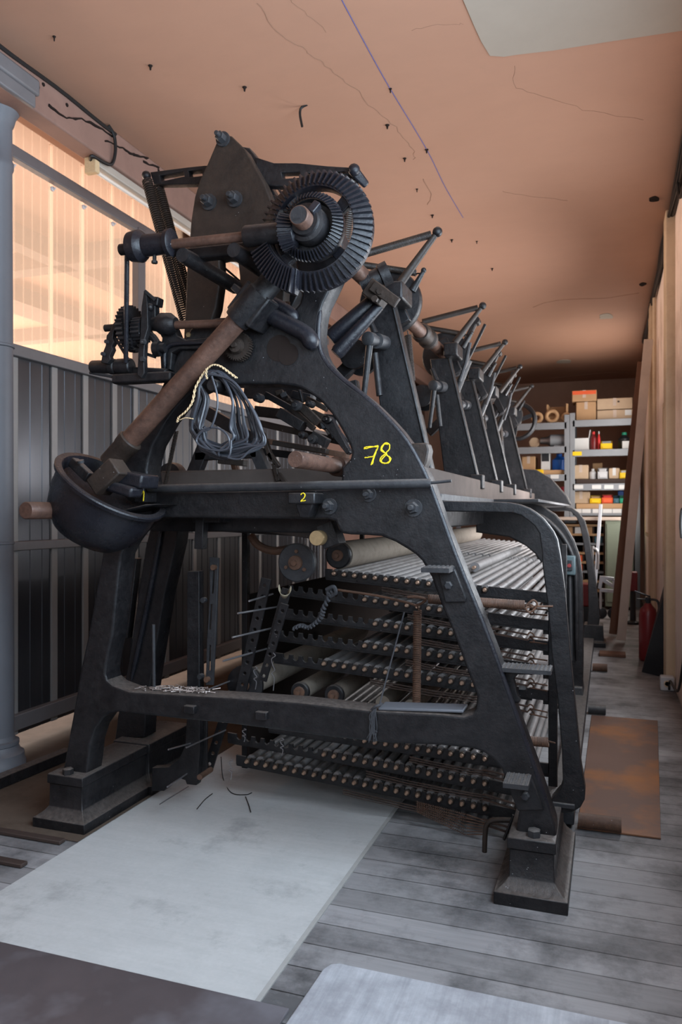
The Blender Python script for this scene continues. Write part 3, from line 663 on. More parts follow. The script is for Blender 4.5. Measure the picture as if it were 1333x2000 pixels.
b = MB(); teeth(b, 58, Rg*.73, Rg*1.0, -.004, .036, .0042, .0064, .026, 2.86); b.build('teeth', 'iron_gloss', bigw, sharp=20)
# raised bolted tooth segment at lower left
seg = MB(); n = 14; r_in, r_out = Rg*.72, Rg*1.10
rings = []
for i in range(n+1):
    a = math.radians(196+58*i/n)
    rings.append([(C.x+r*math.cos(a), y, C.z+r*math.sin(a)) for r, y in ((r_in, 2.80), (r_out, 2.838), (r_out, 2.875), (r_in, 2.875))])
seg.loft(rings); sg = seg.build('tooth_segment', 'iron_gloss', bigw, .002)
b = MB(); teeth(b, 15, Rg*.74, Rg*1.10, .0, .034, .0042, .0062, .026, 2.803, 198, 254); b.build('teeth', 'iron_gloss', sg, sharp=20)
for a in (38, 128, 218, 315):
    r = math.radians(a); d = Vector((math.cos(r), 0, math.sin(r)))
    MB().bar(Vector((C.x, 2.90, C.z))+d*.10, Vector((C.x, 2.885, C.z))+d*Rg*.72, .045, .03, up=(0, 1, 0), w1=.055).build('spoke', 'iron_gloss', bigw, .005)
# inner wheel
R2 = Rg*.565
b = MB()
rings = []
prof = [(-.012, .050), (-.012, R2*.70), (-.048, R2*.74), (-.015, R2*.97), (.02, R2*.95), (.02, .05)]
b.lathe((C.x, 2.855, C.z), (0, 1, 0), [(t, r) for t, r in prof], 48)
inw = b.build('bevel_wheel', 'iron', mc, sharp=25)
b = MB(); teeth(b, 54, R2*.76, R2*1.0, -.004, .034, .0026, .0040, .016, 2.807); b.build('teeth', 'iron_gloss', inw, sharp=20)
hub = MB().lathe((C.x, 2.83, C.z), (0, -1, 0), [(0, .078), (.055, .075), (.06, .06), (.065, .058), (.075, .056)], 28).build('hub', 'iron', mc)
MB().bar((C.x+.055, 2.768, C.z+.06), (C.x+.03, 2.75, C.z+.02), .03, .035).build('key', 'iron_gloss', hub, .004)
MB().lathe((C.x, 2.83, C.z), (0, -1, 0), [(0, .038), (.125, .038), (.13, .034)], 24).build('shaft_end', 'iron_grey', mc)
# ---- cross shaft with sleeve, collar and bevel pinion
Ys = 2.80
q = lambda x, y: Z3(x, y, Ys)
MB().cyl(q(235, 488), q(560, 453), 9.5*mpp(400, Ys), n=18).build('cross_shaft', 'shaft', mc)
MB().lathe(q(236, 488), q(260, 485)-q(236, 488), [(0, .024), (.05, .024)], 16).build('shaft_end', 'iron', mc)
mm = mpp(300, Ys)
ax = q(560, 453)-q(235, 488)
MB().lathe(q(255, 483), ax, [(0, .050), (.006, .062), (.05, .068), (.062, .060), (.075, .046), (.18, .044), (.186, .056), (.205, .058), (.21, .05)], 28).build('collar', 'iron_gloss', mc)
MB().lathe(q(480, 462), ax, [(0, .040), (.006, .043), (.17, .040)], 24).build('sleeve', 'iron', mc)
MB().lathe(q(302, 508), (0, 0, -1), [(-.02, .008), (0, .008), (.004, .013), (.014, .013)], 6).build('set_screw', 'iron', mc)
for x, y in ((380, 512), (478, 503)):
    MB().lathe(Z3(x, y, Ys+.1), (0, 1, 0), [(-.1, .03), (-.04, .034), (.38, .034)], 16).build('bearing_stud', 'iron', mc)
MB().bar(Z3(365, 500, Ys+.12), Z3(560, 480, Ys+.12), .05, .06).build('bearing_arm', 'iron', mc, .008)
pc = q(553, 455); axn = ax.normalized()
pin = MB().lathe(pc, axn, [(0, .055), (.004, .068), (.055, .052), (.07, .03)], 28).build('bevel_pinion', 'iron_gloss', mc)
b = MB(); u, w_, d_ = frame_of(axn)
for i in range(26):
    a = 2*math.pi*i/26; rd = u*math.cos(a)+w_*math.sin(a); tn = -u*math.sin(a)+w_*math.cos(a)
    a0 = pc+axn*.004+rd*.064; a1 = pc+axn*.055+rd*.050
    b.hexa([a0-tn*.0048, a1-tn*.0036, a1+tn*.0036, a0+tn*.0048, a0-tn*.0022+rd*.012, a1-tn*.0018+rd*.010, a1+tn*.0018+rd*.010, a0+tn*.0022+rd*.012])
b.build('teeth', 'iron_gloss', pin, sharp=20)
# ---- diagonal drive shaft and bevel housing at its foot
Yd = 2.96
g = lambda x, y, Y=Yd: Z3(x, y, Y)
d0, d1 = g(218, 900), g(535, 548)
MB().cyl(d0, d1, 20*mpp(350, Yd), n=22).build('diagonal_shaft', 'shaft', mc)
dax = (d1-d0)
MB().lathe(g(215, 905), dax, [(0, .052), (.10, .052), (.105, .055), (.15, .058), (.155, .052)], 24).build('collar', 'iron_brown', mc)
MB().lathe(g(462, 627), dax, [(0, .056), (.02, .06), (.16, .06), (.17, .052), (.33, .05)], 24).build('collar', 'iron', mc)
# bowl housing: open dish coaxial with the shaft, leaning towards the viewer
bc = g(218, 950, 2.92)
bax = (Vector((.57, -.05, .82))).normalized()
bo = MB().lathe(bc, bax, [(-.285, .02), (-.275, .10), (-.25, .165), (-.19, .215), (-.10, .238), (-.02, .243), (-.012, .262), (.004, .266), (.010, .262), (.010, .236), (.000, .226), (-.035, .215), (-.065, .17), (-.075, .10), (-.078, .02)], 44).build('bevel_housing', 'iron_gloss', mc)
MB().loft([[(p_.x, y, p_.z) for y in (2.90, 3.10)]+[(p_.x, y, p_.z) for y in (3.10, 2.90)] if False else [(p_.x-.03, 2.9, p_.z), (p_.x+.03, 2.9, p_.z), (p_.x+.03, 3.1, p_.z), (p_.x-.03, 3.1, p_.z)] for p_ in (g(250, 1000), g(310, 985))]).build('housing_neck', 'iron', mc, .01)
rt = Matrix.Rotation(math.radians(-38), 3, 'Y')
MB().rbox(g(214, 932, 2.78), (.15, .10, .085), rt).build('bearing_cap', 'iron_brown', mc, .006)
MB().rbox(g(258, 935, 2.86), (.19, .14, .06), Matrix.Rotation(math.radians(10), 3, 'Y')).build('bearing_block', 'iron_gloss', mc, .01)
MB().rbox(g(240, 955, 2.80), (.15, .09, .045), Matrix.Rotation(math.radians(14), 3, 'Y')).build('bearing_block', 'iron_gloss', mc, .012)
MB().bar(g(143, 902, 2.82), g(176, 934, 2.80), .045, .04).build('lever', 'iron', mc, .005)
MB().lathe(g(158, 904, 2.79), (0, -.4, 1), [(0, .016), (.012, .016)], 10).build('pin', 'iron_grey', mc)
# stub shafts pointing at the viewer
e = Z3(50, 997, 2.60); MB().lathe(e, (0, 1, 0), [(0, .034), (.004, .037), (.62, .037)], 22).build('stub_shaft', 'shaft', mc)
e = Z3(577, 897, 2.72); MB().lathe(e, (0, 1, 0), [(0, .031), (.004, .033), (.46, .033), (.47, .045), (.62, .045)], 22).build('stub_shaft', 'shaft', mc, label='bare steel shaft end')
e = Z3(618, 1051, 3.14); MB().lathe(e, (0, 1, 0), [(0, .032), (.004, .034), (.06, .034), (.065, .03), (.2, .03)], 22).build('stub_shaft', 'brass', mc, label='brass shaft end')
# ---- spring arms over the head and their long springs
Yt = 3.46
armL = [(293, 336), (330, 331), (370, 326), (400, 323), (470, 322), (470, 352), (400, 358), (340, 360), (300, 360)]
hL = [[(312, 343), (358, 335), (360, 344), (314, 354)], [(368, 334), (395, 331), (395, 343), (370, 346)]]
cast('spring_arm', 'iron', mc, W(armL, Yt), Yt, Yt+.05, [W(h, Yt) for h in hL], bevel=.005)
armR = [(498, 306), (535, 318), (580, 318), (640, 324), (690, 327), (690, 340), (640, 345), (600, 362), (540, 364), (505, 360)]
hR = [[(550, 337), (585, 336), (588, 346), (552, 349)], [(597, 338), (632, 337), (625, 345), (598, 347)], [(645, 337), (672, 335), (676, 337), (648, 342)]]
cast('spring_arm', 'iron', mc, W(armR, Yt-.1), Yt-.1, Yt-.05, [W(h, Yt-.1) for h in hR], bevel=.005)
MB().bar(Z3(688, 330, Yt-.1), Z3(716, 362, Yt-.02), .05, .05, w1=.035, h1=.035).build('arm_knuckle', 'iron_gloss', mc, .01)
MB().sphere(Z3(692, 332, Yt-.12), .028, 14, 9).build('arm_ball', 'iron_gloss', mc)
MB().sphere(Z3(286, 343, Yt-.02), .024, 12, 8).build('arm_ball', 'iron', mc)
MB().spring(Z3(287, 352, Yt-.03), Z3(362, 628, Yt-.03), .024, .0048, 66, hooks=False).build('long_spring', 'iron_brown', mc)
MB().spring(Z3(309, 362, Yt+.05), Z3(376, 610, Yt+.05), .024, .0048, 62, hooks=False).build('long_spring', 'iron_brown', mc)
MB().spring(Z3(692, 345, Yt-.05), Z3(674, 470, Yt+.0), .024, .0045, 30, hooks=False).build('long_spring', 'iron_brown', mc)
MB().tube([Z3(432, 517, 3.6), Z3(470, 550, 3.6)], .006, 6).build('stay_rod', 'iron', mc)
MB().cyl(Z3(562, 590, 3.2), Z3(562, 620, 3.2), .012, n=10).build('peg', 'rusty', mc)
# ---- take-up gear assembly on the left of the head
Yl = 3.02
l = lambda x, y, Y=Yl: Z3(x, y, Y)
k = mpp(280, Yl)
MB().cyl(l(318, 636), l(480, 630), 8*k, n=16).build('counter_shaft', 'shaft', mc)
MB().lathe(l(296, 633), l(340, 633)-l(296, 633), [(0, .03), (.03, .034), (.055, .050), (.10, .050), (.12, .036), (.13, .03)], 20).build('hub', 'iron', mc)
brk = [(300, 632), (334, 630), (340, 640), (346, 655), (362, 663), (400, 660), (430, 650), (430, 672), (400, 682), (350, 682), (336, 690), (333, 722), (314, 724), (312, 690), (316, 660)]
cast('gear_bracket', 'iron', mc, W(brk, Yl+.03), Yl+.03, Yl+.09, bevel=.008)
ribtube([(322, 720), (322, 690), (330, 676), (350, 671), (400, 670)], Yl+.02, .010, 'rib', 'iron_gloss', mc)
def spur(name, c, axis, R, w, n, mat, parent, hubr=.03):
    u, w_, d = frame_of(Vector(axis)); b = MB(); ring = []
    for i in range(n*4):
        r = R if (i % 4) in (0, 1) else R*.90
        a = 2*math.pi*i/(n*4); ring.append((u*math.cos(a)+w_*math.sin(a))*r)
    b.loft([[Vector(c)+v for v in ring], [Vector(c)+v+d*w for v in ring]])
    b.lathe(Vector(c)-d*.015, d, [(0, hubr), (w+.03, hubr)], 16)
    return b.build(name, mat, parent, 0, sharp=20)
spur('spur_gear', l(250, 643), (1, 0, 0), .105, .035, 30, 'iron', mc)
spur('spur_gear', l(268, 646), (1, 0, 0), .062, .045, 20, 'iron', mc)
spur('spur_gear', l(258, 668), (1, 0, 0), .05, .025, 18, 'iron', mc)
MB().cyl(l(206, 641), l(300, 634), .017, n=12).build('counter_shaft', 'iron', mc)
MB().lathe(l(226, 647), (1, 0, 0), [(0, .026), (.05, .026)], 12).build('collar', 'iron', mc)
MB().cyl(l(248, 495, 2.82), l(246, 708, 2.98), 4.6*k, n=12).build('push_rod', 'iron_gloss', mc)
MB().lathe(l(180, 717), l(246, 716)-l(180, 717), [(0, .028), (.005, .031), (.10, .031), (.105, .036), (.13, .036), (.135, .031), (.19, .031)], 18).build('pawl_tube', 'iron', mc)
MB().lathe(l(231, 716), l(258, 715)-l(231, 716), [(0, .036), (.07, .036), (.075, .03)], 18).build('collar', 'iron', mc)
MB().bar(l(225, 742), l(340, 736), .045, .06).build('cross_arm', 'iron', mc, .01)
MB().bar(l(258, 728, 3.06), l(330, 732, 3.06), .05, .06).build('cross_arm', 'iron', mc, .01)
MB().tube([l(176, 728), l(205, 733), l(240, 740)], .008, 6).build('stay_rod', 'iron_grey', mc)
# ratchet arm
rat = [(238, 622), (228, 624), (221, 632), (215, 646), (208, 655), (206, 675), (200, 690), (197, 708), (209, 710), (216, 702), (214, 695), (220, 682), (218, 676), (223, 668), (220, 660), (222, 648), (229, 634), (240, 630)]
cast('ratchet_arm', 'iron', mc, W(rat, Yl-.06), Yl-.06, Yl-.03, bevel=.003)
for x, y in ((210, 668), (203, 692)): MB().lathe(l(x, y, Yl-.06), (0, -1, 0), [(0, .010), (.014, .009)], 8).build('bolt', 'iron_grey', mc)
MB().bar(l(222, 655, Yl-.04), l(252, 704, Yl-.04), .010, .012).build('stay_rod', 'iron', mc)
# upright feeler arm with small head
fe = [(281, 568), (286, 574), (288, 600), (289, 640), (283, 660), (281, 700), (282, 728), (276, 738), (268, 732), (270, 690), (274, 650), (276, 600)]
cast('feeler_arm', 'iron', mc, W(fe, Yl-.05), Yl-.05, Yl-.02, bevel=.003)
MB().bar(l(283, 568, Yl-.05), l(304, 586, Yl-.03), .012, .014).build('feeler_link', 'iron', mc)
MB().bar(l(286, 588), l(314, 591), .04, .05).build('feeler_head', 'iron', mc, .005)
MB().bar(l(301, 592), l(302, 624), .035, .04).build('feeler_post', 'iron', mc, .005)
MB().sphere(l(293, 600, Yl-.03), .018).build('knob', 'iron', mc)
for x, y, r in ((303, 682, .035), (312, 680, .022)): MB().lathe(l(x, y), (1, 0, 0), [(0, r), (.03, r)], 14).build('cam', 'iron', mc)
MB().bar(l(282, 690), l(303, 697), .014, .02).build('feeler_link', 'iron', mc)
MB().tube(catmull([l(286, 634), l(290, 652), l(300, 660), l(308, 672)], 5), .018, 8).build('crank_arm', 'iron', mc)
for x, y in ((282, 668), (281, 702), (371, 655)): MB().lathe(l(x, y, Yl-.06 if x < 300 else Yl+.07), (0, -1, 0), [(0, .014), (.016, .012)], 6).build('bolt', 'brass' if x > 300 else 'iron_grey', mc)
# small gear on the web
spur('spur_gear', Z3(463, 676, YA-.045), (0, 1, 0), .064, .035, 34, 'iron_brown', mc, .036)
MB().lathe(Z3(463, 676, YA-.06), (0, -1, 0), [(0, .03), (.02, .03), (.022, .012), (.04, .012)], 18).build('gear_hub', 'iron_brown', mc)
pegp = Z3(414, 752, YA-.16)
MB().lathe(pegp, (0, 1, 0), [(0, .024), (.006, .028), (.17, .028)], 18).build('peg', 'iron', mc)
# ---- mechanism inside the arch
a_ = lambda x, y, Y: Z3(x, y, Y)
def br(x0, y0, x1, y1, Y, w, name='lever', mat='iron', d=.03, Yb=None, w1=None):
    Yb = Y if Yb is None else Yb; s = mpp((x0+x1)/2, Y)
    return MB().bar(a_(x0, y0, Y), a_(x1, y1, Yb), w*s, d, up=(0, 1, 0), w1=None if w1 is None else w1*s).build(name, mat, mc, .003)
br(518, 770, 572, 800, 3.45, 12); br(572, 800, 614, 838, 3.42, 10, mat='iron_brown'); br(590, 794, 622, 826, 3.38, 16, mat='iron_brown')
br(548, 806, 594, 834, 3.40, 20, 'block', 'iron', .07); br(600, 778, 640, 800, 3.5, 10, mat='iron_brown'); br(586, 762, 592, 786, 3.5, 5)
br(610, 806, 640, 820, 3.45, 14, mat='iron_brown'); br(612, 850, 640, 866, 3.4, 18, 'block', 'iron', .06); br(575, 772, 612, 780, 3.6, 16, 'block', 'iron', .08)
pawl = br(640, 820, 684, 886, 3.30, 22, 'pawl', 'iron_gloss', .05, w1=8)
for x, y, r, Y in ((640, 820, 8, 3.27), (606, 789, 7, 3.4), (581, 793, 10, 3.36), (505, 777, 9, 3.4), (625, 771, 8, 3.45), (592, 850, 7, 3.4), (612, 858, 9, 3.36)):
    MB().lathe(a_(x, y, Y), (0, -1, 0), [(-.03, r*mpp(x, Y)), (.02, r*mpp(x, Y)), (.024, r*.5*mpp(x, Y)), (.04, r*.45*mpp(x, Y))], 14).build('pivot', 'iron_grey' if r > 8 else 'iron', mc)
for i, (x0, y0, x1, y1, Y, w, mt) in enumerate(((505, 826, 680, 866, 3.7, 13, 'iron_brown'), (500, 858, 680, 890, 3.62, 11, 'rusty'), (495, 880, 640, 897, 3.8, 14, 'iron'), (500, 803, 660, 822, 3.85, 20, 'iron'), (480, 765, 680, 775, 3.9, 26, 'iron'), (536, 865, 640, 882, 3.5, 10, 'iron_brown'))):
    br(x0, y0, x1, y1, Y, w, 'cross_bar', mt, .05)
for x0, y0, x1, y1 in ((513, 846, 532, 900), (536, 905, 545, 940), (545, 925, 565, 950), (526, 885, 545, 912)): br(x0, y0, x1, y1, 3.45, 9, 'link', 'iron_brown')
for x0, x1, y0 in ((500, 545, 930), (545, 580, 935)):
    pass
# dense rows of guide-bar ends just behind the arch
for i in range(14):
    x = 545+i*9+random.uniform(-2, 2); y = 768+i*6+random.uniform(-6, 8)
    MB().bar(a_(x, y, 3.55), a_(x+random.uniform(10, 24), y+random.uniform(6, 22), 3.75), random.uniform(.015, .035), random.uniform(.02, .05)).build('guide_end', random.choice(['iron', 'iron_brown', 'iron_grey']), mc, .003)
# inverted V stand behind the coil
br(402, 870, 366, 960, 3.5, 26, 'stand_leg', 'iron', .05); br(492, 862, 535, 960, 3.5, 22, 'stand_leg', 'iron_grey', .05)
br(385, 892, 505, 886, 3.5, 16, 'stand_brace', 'iron', .05); br(395, 800, 500, 860, 3.7, 24, 'stand_brace', 'iron', .05); br(430, 900, 480, 905, 3.52, 12, 'stand_brace', 'iron_brown', .05)
MB().lathe(a_(330, 930, 3.55), (0, 1, 0), [(0, .07), (.03, .075), (.06, .075)], 22).build('pulley', 'iron', mc)
MB().spring(a_(345, 842, 3.3), a_(322, 950, 3.3), .009, .0028, 44, hooks=False).build('slim_spring', 'iron_brown', mc)
MB().tube(catmull([a_(455, 890, 3.9), a_(470, 935, 3.9), a_(520, 975, 3.9), a_(560, 960, 3.9)], 6), .022, 9).build('curved_arm', 'rusty', mc)
# things hanging under the upper crossbar
br(388, 1000, 440, 1000, 3.3, 40, 'bracket', 'iron', .12); br(395, 1010, 392, 1072, 3.26, 18, 'hanger', 'iron', .05)
br(430, 1030, 600, 1040, 3.5, 16, 'cross_bar', 'iron', .05); br(440, 1020, 610, 1046, 3.38, 12, 'cross_bar', 'iron_brown', .04)
MB().tube(catmull([a_(490, 1045, 3.7), a_(505, 1065, 3.7), a_(535, 1076, 3.7), a_(575, 1070, 3.7)], 6), .022, 9).build('curved_arm', 'rusty', mc)
br(640, 1022, 655, 1066, 3.24, 34, 'bracket', 'iron', .1)
# posts at the left
po = cast('post', 'iron', mc, W([(366, 1116), (389, 1116), (390, 1470), (386, 1524), (383, 1534), (365, 1532), (362, 1524), (350, 1520), (320, 1545), (297, 1545), (297, 1500), (330, 1498), (350, 1482), (362, 1455), (365, 1400)], 3.42), 3.42, 3.47, bevel=.003)
slot = [(409, 1088), (427, 1090), (421, 1240), (416, 1338), (402, 1338), (404, 1260), (410, 1160)]
sl_h = [[(416, 1110), (420, 1110), (417, 1160), (413, 1160)], [(411, 1180), (415, 1180), (412, 1230), (408, 1230)], [(409, 1260), (412, 1260), (411, 1310), (407, 1310)]]
so = cast('slotted_arm', 'iron_grey', mc, W(slot, 3.44), 3.44, 3.455, [W(h, 3.44) for h in sl_h], bevel=.002)
for x, y, m_ in ((418, 1108, 'rusty'), (405, 1327, 'rusty'), (392, 1321, 'iron_grey'), (398, 1172, 'iron_grey')): MB().lathe(a_(x, y, 3.43), (0, -1, 0), [(-.015, .014), (.012, .014)], 14).build('bolt', m_, so)
cast('slotted_arm', 'iron', mc, W([(388, 1400), (404, 1400), (404, 1500), (392, 1524), (386, 1500)], 3.46), 3.46, 3.475, [W([(394, 1412), (398, 1412), (397, 1470), (394, 1470)], 3.46)], bevel=.002)
br(250, 1245, 268, 1090, 3.7, 10, 'post', 'iron', .05)
MB().cyl(a_(300, 1220, 3.15), a_(301, 1345, 3.15), .0085, n=10).build('upright_rod', 'iron_grey', mc)
# perforated rack cheeks
def perforated(xa, ya, xb, yb, w, Y):
    A = Vector((xa, ya)); B = Vector((xb, yb)); d = (B-A).normalized(); nrm = Vector((-d.y, d.x))
    out = [A+nrm*w/2, B+nrm*w/2, B-nrm*w/2, A-nrm*w/2]; hs = []; Ln = (B-A).length
    for i in range(int(Ln/22)):
        c = A+d*(14+i*22); hs.append([(c.x+3.6*math.cos(t*math.pi/4), c.y+3.6*math.sin(t*math.pi/4)) for t in range(8)])
    cast('perforated_strap', 'iron', mc, W([(p.x, p.y) for p in out], Y), Y, Y+.012, [W(h, Y) for h in hs], bevel=.0015)
perforated(520, 1130, 468, 1360, 20, 3.44); perforated(560, 1150, 530, 1260, 18, 3.44); perforated(440, 1395, 405, 1505, 18, 3.58); perforated(556, 1180, 512, 1330, 16, 3.40)
# spindle rods sticking out
for i, (x0, y0, x1, y1, r) in enumerate(((487, 1174, 533, 1160, .0045), (465, 1198, 544, 1185, .005), (454, 1245, 544, 1224, .005), (436, 1291, 521, 1267, .005), (409, 1346, 460, 1326, .004), (329, 1464, 400, 1444, .004), (364, 1460, 441, 1426, .004), (327, 1537, 390, 1495, .004), (312, 1571, 368, 1536, .003))):
    MB().cyl(a_(x0, y0, 3.22), a_(x1, y1, 3.56), r, n=8).build('spindle_rod', 'bright_steel', mc)
MB().cyl(a_(390, 1518, 3.3), a_(412, 1503, 3.45), .014, n=12).build('spindle_rod', 'rusty', mc)
for x, y, dy in ((535, 1270, 70), (468, 1150, 0), (360+480/2.666, 1290, 60)):
    pass
# ---- stations with uprights and spring levers down the machine
U0 = 3.75
tipY = 3.87
def S(x, y, Y=U0): return Z3(x, y, Y)
def tube2(p0, p1, r0, r1, name, mat, n=12): return MB().lathe(p0, p1-p0, [(0, r0), ((p1-p0).length, r1)], n).build(name, mat, mc)
station = []
bed = ztop+.12
up_poly = []
xr_bot = -.825; ur = Z3(770, 592, U0); ul = Z3(722, 596, U0); zt = ur.z
station.append(cast('upright', 'iron', mc, [(xr_bot, bed), (ur.x, zt), (ul.x-.01, zt), (xr_bot-.235, bed)], U0, U0+.07, bevel=.008))
station.append(MB().tube([Vector((xr_bot-.008, U0-.002, bed)), Vector((ur.x-.008, U0-.002, zt))], .007, 8).build('edge_bead', 'iron', mc))
kx = mpp(775, U0)
cp = S(780, 577); station.append(MB().box(cp.x-.055, cp.x+.04, U0-.09, U0+.12, zt-.005, zt+.085).build('upright_cap', 'iron', mc, .01))
tip = Z3(855, 453, tipY); foot = Z3(783, 552, tipY)
station.append(tube2(foot, tip, .024, .015, 'spring_strut', 'iron_brown'))
station.append(MB().sphere(tip, .026, 12, 8).build('strut_ball', 'iron', mc))
s0 = Z3(700, 500, tipY); s1 = Z3(843, 458, tipY)
station.append(MB().spring(s0, s1, .017, .0042, 62, 9).build('arm_spring', 'iron_brown', mc))
s0 = Z3(700, 516, tipY+.1); s1 = Z3(813, 533, tipY+.1)
station.append(MB().spring(s0, s1, .015, .004, 52, 9).build('arm_spring', 'iron_brown', mc))
station.append(tube2(Z3(806, 568, tipY+.1), Z3(827, 531, tipY+.1), .02, .011, 'spring_post', 'iron'))
station.append(MB().sphere(Z3(828, 528, tipY+.1), .015).build('post_ball', 'iron', mc))
# drum on the main shaft
station.append(MB().lathe((C.x, U0+.22, C.z), (0, 1, 0), [(0, .06), (.01, .165), (.02, .172), (.055, .172), (.065, .165), (.075, .06)], 32).build('drum', 'iron', mc))
station.append(MB().lathe((C.x, U0+.95, C.z), (0, 1, 0), [(0, .05), (.02, .062), (.05, .062), (.06, .05), (.18, .05), (.19, .064), (.24, .064), (.25, .045)], 20).build('shaft_coupling', 'iron_brown', mc))
station.append(MB().bar(Vector((C.x, U0+.16, C.z+.1)), Vector((C.x+.11, U0+.16, C.z-.14)), .06, .05).build('slotted_link', 'iron', mc, .006))
station.append(MB().bar(Vector((C.x+.08, U0+.16, C.z-.10)), Vector((C.x+.0, U0+.16, C.z-.24)), .03, .03).build('slotted_link', 'iron_grey', mc, .004))
# knuckle joint with hanging rods
kn0 = Z3(718, 661, U0-.22); kn1 = Z3(752, 670, U0-.02)
station.append(MB().lathe(kn0, kn1-kn0, [(0, .028), (.004, .034), (.05, .034), (.052, .026), (.10, .026), (.102, .038), (.13, .038), (.2, .036)], 20).build('knuckle', 'iron_grey', mc))
station.append(tube2(Z3(722, 675, U0-.2), Z3(711, 775, U0-.18), .018, .014, 'hanging_rod', 'iron'))
station.append(tube2(Z3(733, 690, U0-.08), Z3(742, 773, U0-.08), .017, .017, 'hanging_rod', 'iron'))
station.append(tube2(Z3(720, 620, U0-.1), Z3(733, 652, U0-.1), .014, .018, 'hanging_rod', 'iron'))
station.append(MB().spring(Z3(797, 655, U0+.5), Z3(805, 745, U0+.5), .018, .0042, 34, 9).build('upright_spring', 'iron_brown', mc))
station.append(MB().lathe(Z3(690, 690, U0-.05), (0, 1, 0), [(0, .03), (.01, .075), (.04, .075), (.05, .05), (.12, .05), (.13, .09), (.16, .09)], 24).build('cam', 'iron', mc))
b = MB().bar(S(690, 745, U0-.02), S(712, 860, U0-.02), .05, .06); station.append(b.build('stand_leg', 'iron', mc, .005))
station.append(MB().bar(S(810, 830, U0+.5), S(770, 700, U0+.5), .035, .04).build('stand_leg', 'iron', mc, .005))
station.append(MB().tube([S(808, 826, U0+.6), S(822, 860, U0+.6), S(836, 905, U0+.6)], .012, 7).build('stay_rod', 'iron_grey', mc))
station.append(MB().bar(S(640, 760, U0+.05), S(700, 700, U0+.05), .07, .06).build('stand_leg', 'iron', mc, .006))
UY = (5.2, 6.15, 7.06, 8.54)
TY = (5.36, 6.57, 7.72, 8.95)
lever_names = {'spring_strut', 'strut_ball', 'arm_spring', 'spring_post', 'post_ball', 'drum', 'shaft_coupling', 'slotted_link', 'upright_spring', 'cam'}
for uy, ty in zip(UY, TY):
    for o in station:
        nm = o.name.split('.')[0]
        if uy > 8 and nm == 'shaft_coupling': continue
        copy_obj(o, mc, (0, (ty-tipY) if nm in lever_names else (uy-U0), 0))
# the crank arms next to the first upright, turned back towards the head
Yk = 3.42
A0, A1 = Z3(645, 662, Yk), Z3(728, 590, Yk+.05)
MB().lathe(A0, A1-A0, [(0, .036), (.01, .042), ((A1-A0).length, .036)], 18).build('crank_arm', 'iron_gloss', mc)
A0, A1 = Z3(656, 692, Yk-.04), Z3(742, 598, Yk+.02)
MB().lathe(A0, A1-A0, [(0, .03), (.02, .036), ((A1-A0).length, .024)], 18).build('crank_arm', 'iron_gloss', mc)
MB().rbox(Z3(738, 574, Yk), (.10, .10, .085), Matrix.Rotation(math.radians(38), 3, 'Y')).build('crank_bracket', 'iron_brown', mc, .006)
MB().rbox(Z3(752, 575, Yk-.06), (.15, .02, .05), Matrix.Rotation(math.radians(38), 3, 'Y')).build('crank_bracket', 'iron_brown', mc, .004)
for x, y in ((734, 585), (744, 570)): MB().lathe(Z3(x, y, Yk-.06), (0, -1, 0), [(0, .016), (.02, .016)], 6).build('bolt', 'iron_brown', mc)
MB().lathe(Z3(742, 540, Yk+.1), Vector((1, .2, .45)), [(-.1, .05), (-.05, .052), (-.045, .044), (.0, .044), (.005, .056), (.05, .056)], 18).build('crank_arm', 'iron', mc)
for yy, s_ in ((5.36, 1), (6.57, 1), (7.72, 1)):    # the leaning levers between the stations
    B0 = Vector((-1.12, yy+.3, 2.28)); B1 = Vector((-.98, yy+.3, 2.62))
    MB().lathe(B0, B1-B0, [(0, .032), ((B1-B0).length, .03)], 14).build('crank_arm', 'iron', mc)
    E0 = Vector((-1.08, yy+.35, 2.62)); E1 = Vector((-.93, yy+.35, 2.92))
    MB().bar(E0, E1, .05, .05, w1=.03).build('rocker', 'iron', mc, .006)
    MB().bar(E0+Vector((.07, .05, 0)), E1+Vector((.06, .05, -.02)), .02, .02).build('rocker', 'iron', mc, .003)
    MB().lathe(E1+Vector((0, -.03, .0)), (0, 1, 0), [(0, .028), (.09, .028)], 12).build('rocker_eye', 'iron', mc)
    MB().tube([Vector((-.90, yy-.1, 2.66)), Vector((-.93, yy-.1, 2.52)), Vector((-.97, yy-.1, 2.40))], .013, 8).build('chain_link', 'iron_grey', mc)
# hand wheel at the far end
hw = Vector((C.x+.08, 9.30, C.z-.05))
b = MB().tube([hw+Vector((.21*math.cos(t*math.pi/16), 0, .21*math.sin(t*math.pi/16))) for t in range(32)], .028, 8, closed=True)
hwheel = b.build('hand_wheel', 'iron', mc)
for t in (20, 140, 260): MB().bar(hw, hw+Vector((.2*math.cos(math.radians(t)), 0, .2*math.sin(math.radians(t)))), .045, .03).build('spoke', 'iron', hwheel)
MB().lathe(hw+Vector((0, -.06, 0)), (0, 1, 0), [(0, .05), (.12, .05)], 16).build('hub', 'iron_grey', hwheel)
MB().prism([(-1.05, ztop), (-.40, ztop), (-.45, ztop+.10), (-.62, ztop+.30), (-.78, ztop+.40), (-1.05, ztop+.42)], 9.0, 9.2).build('end_cheek', 'iron', mc, .01)
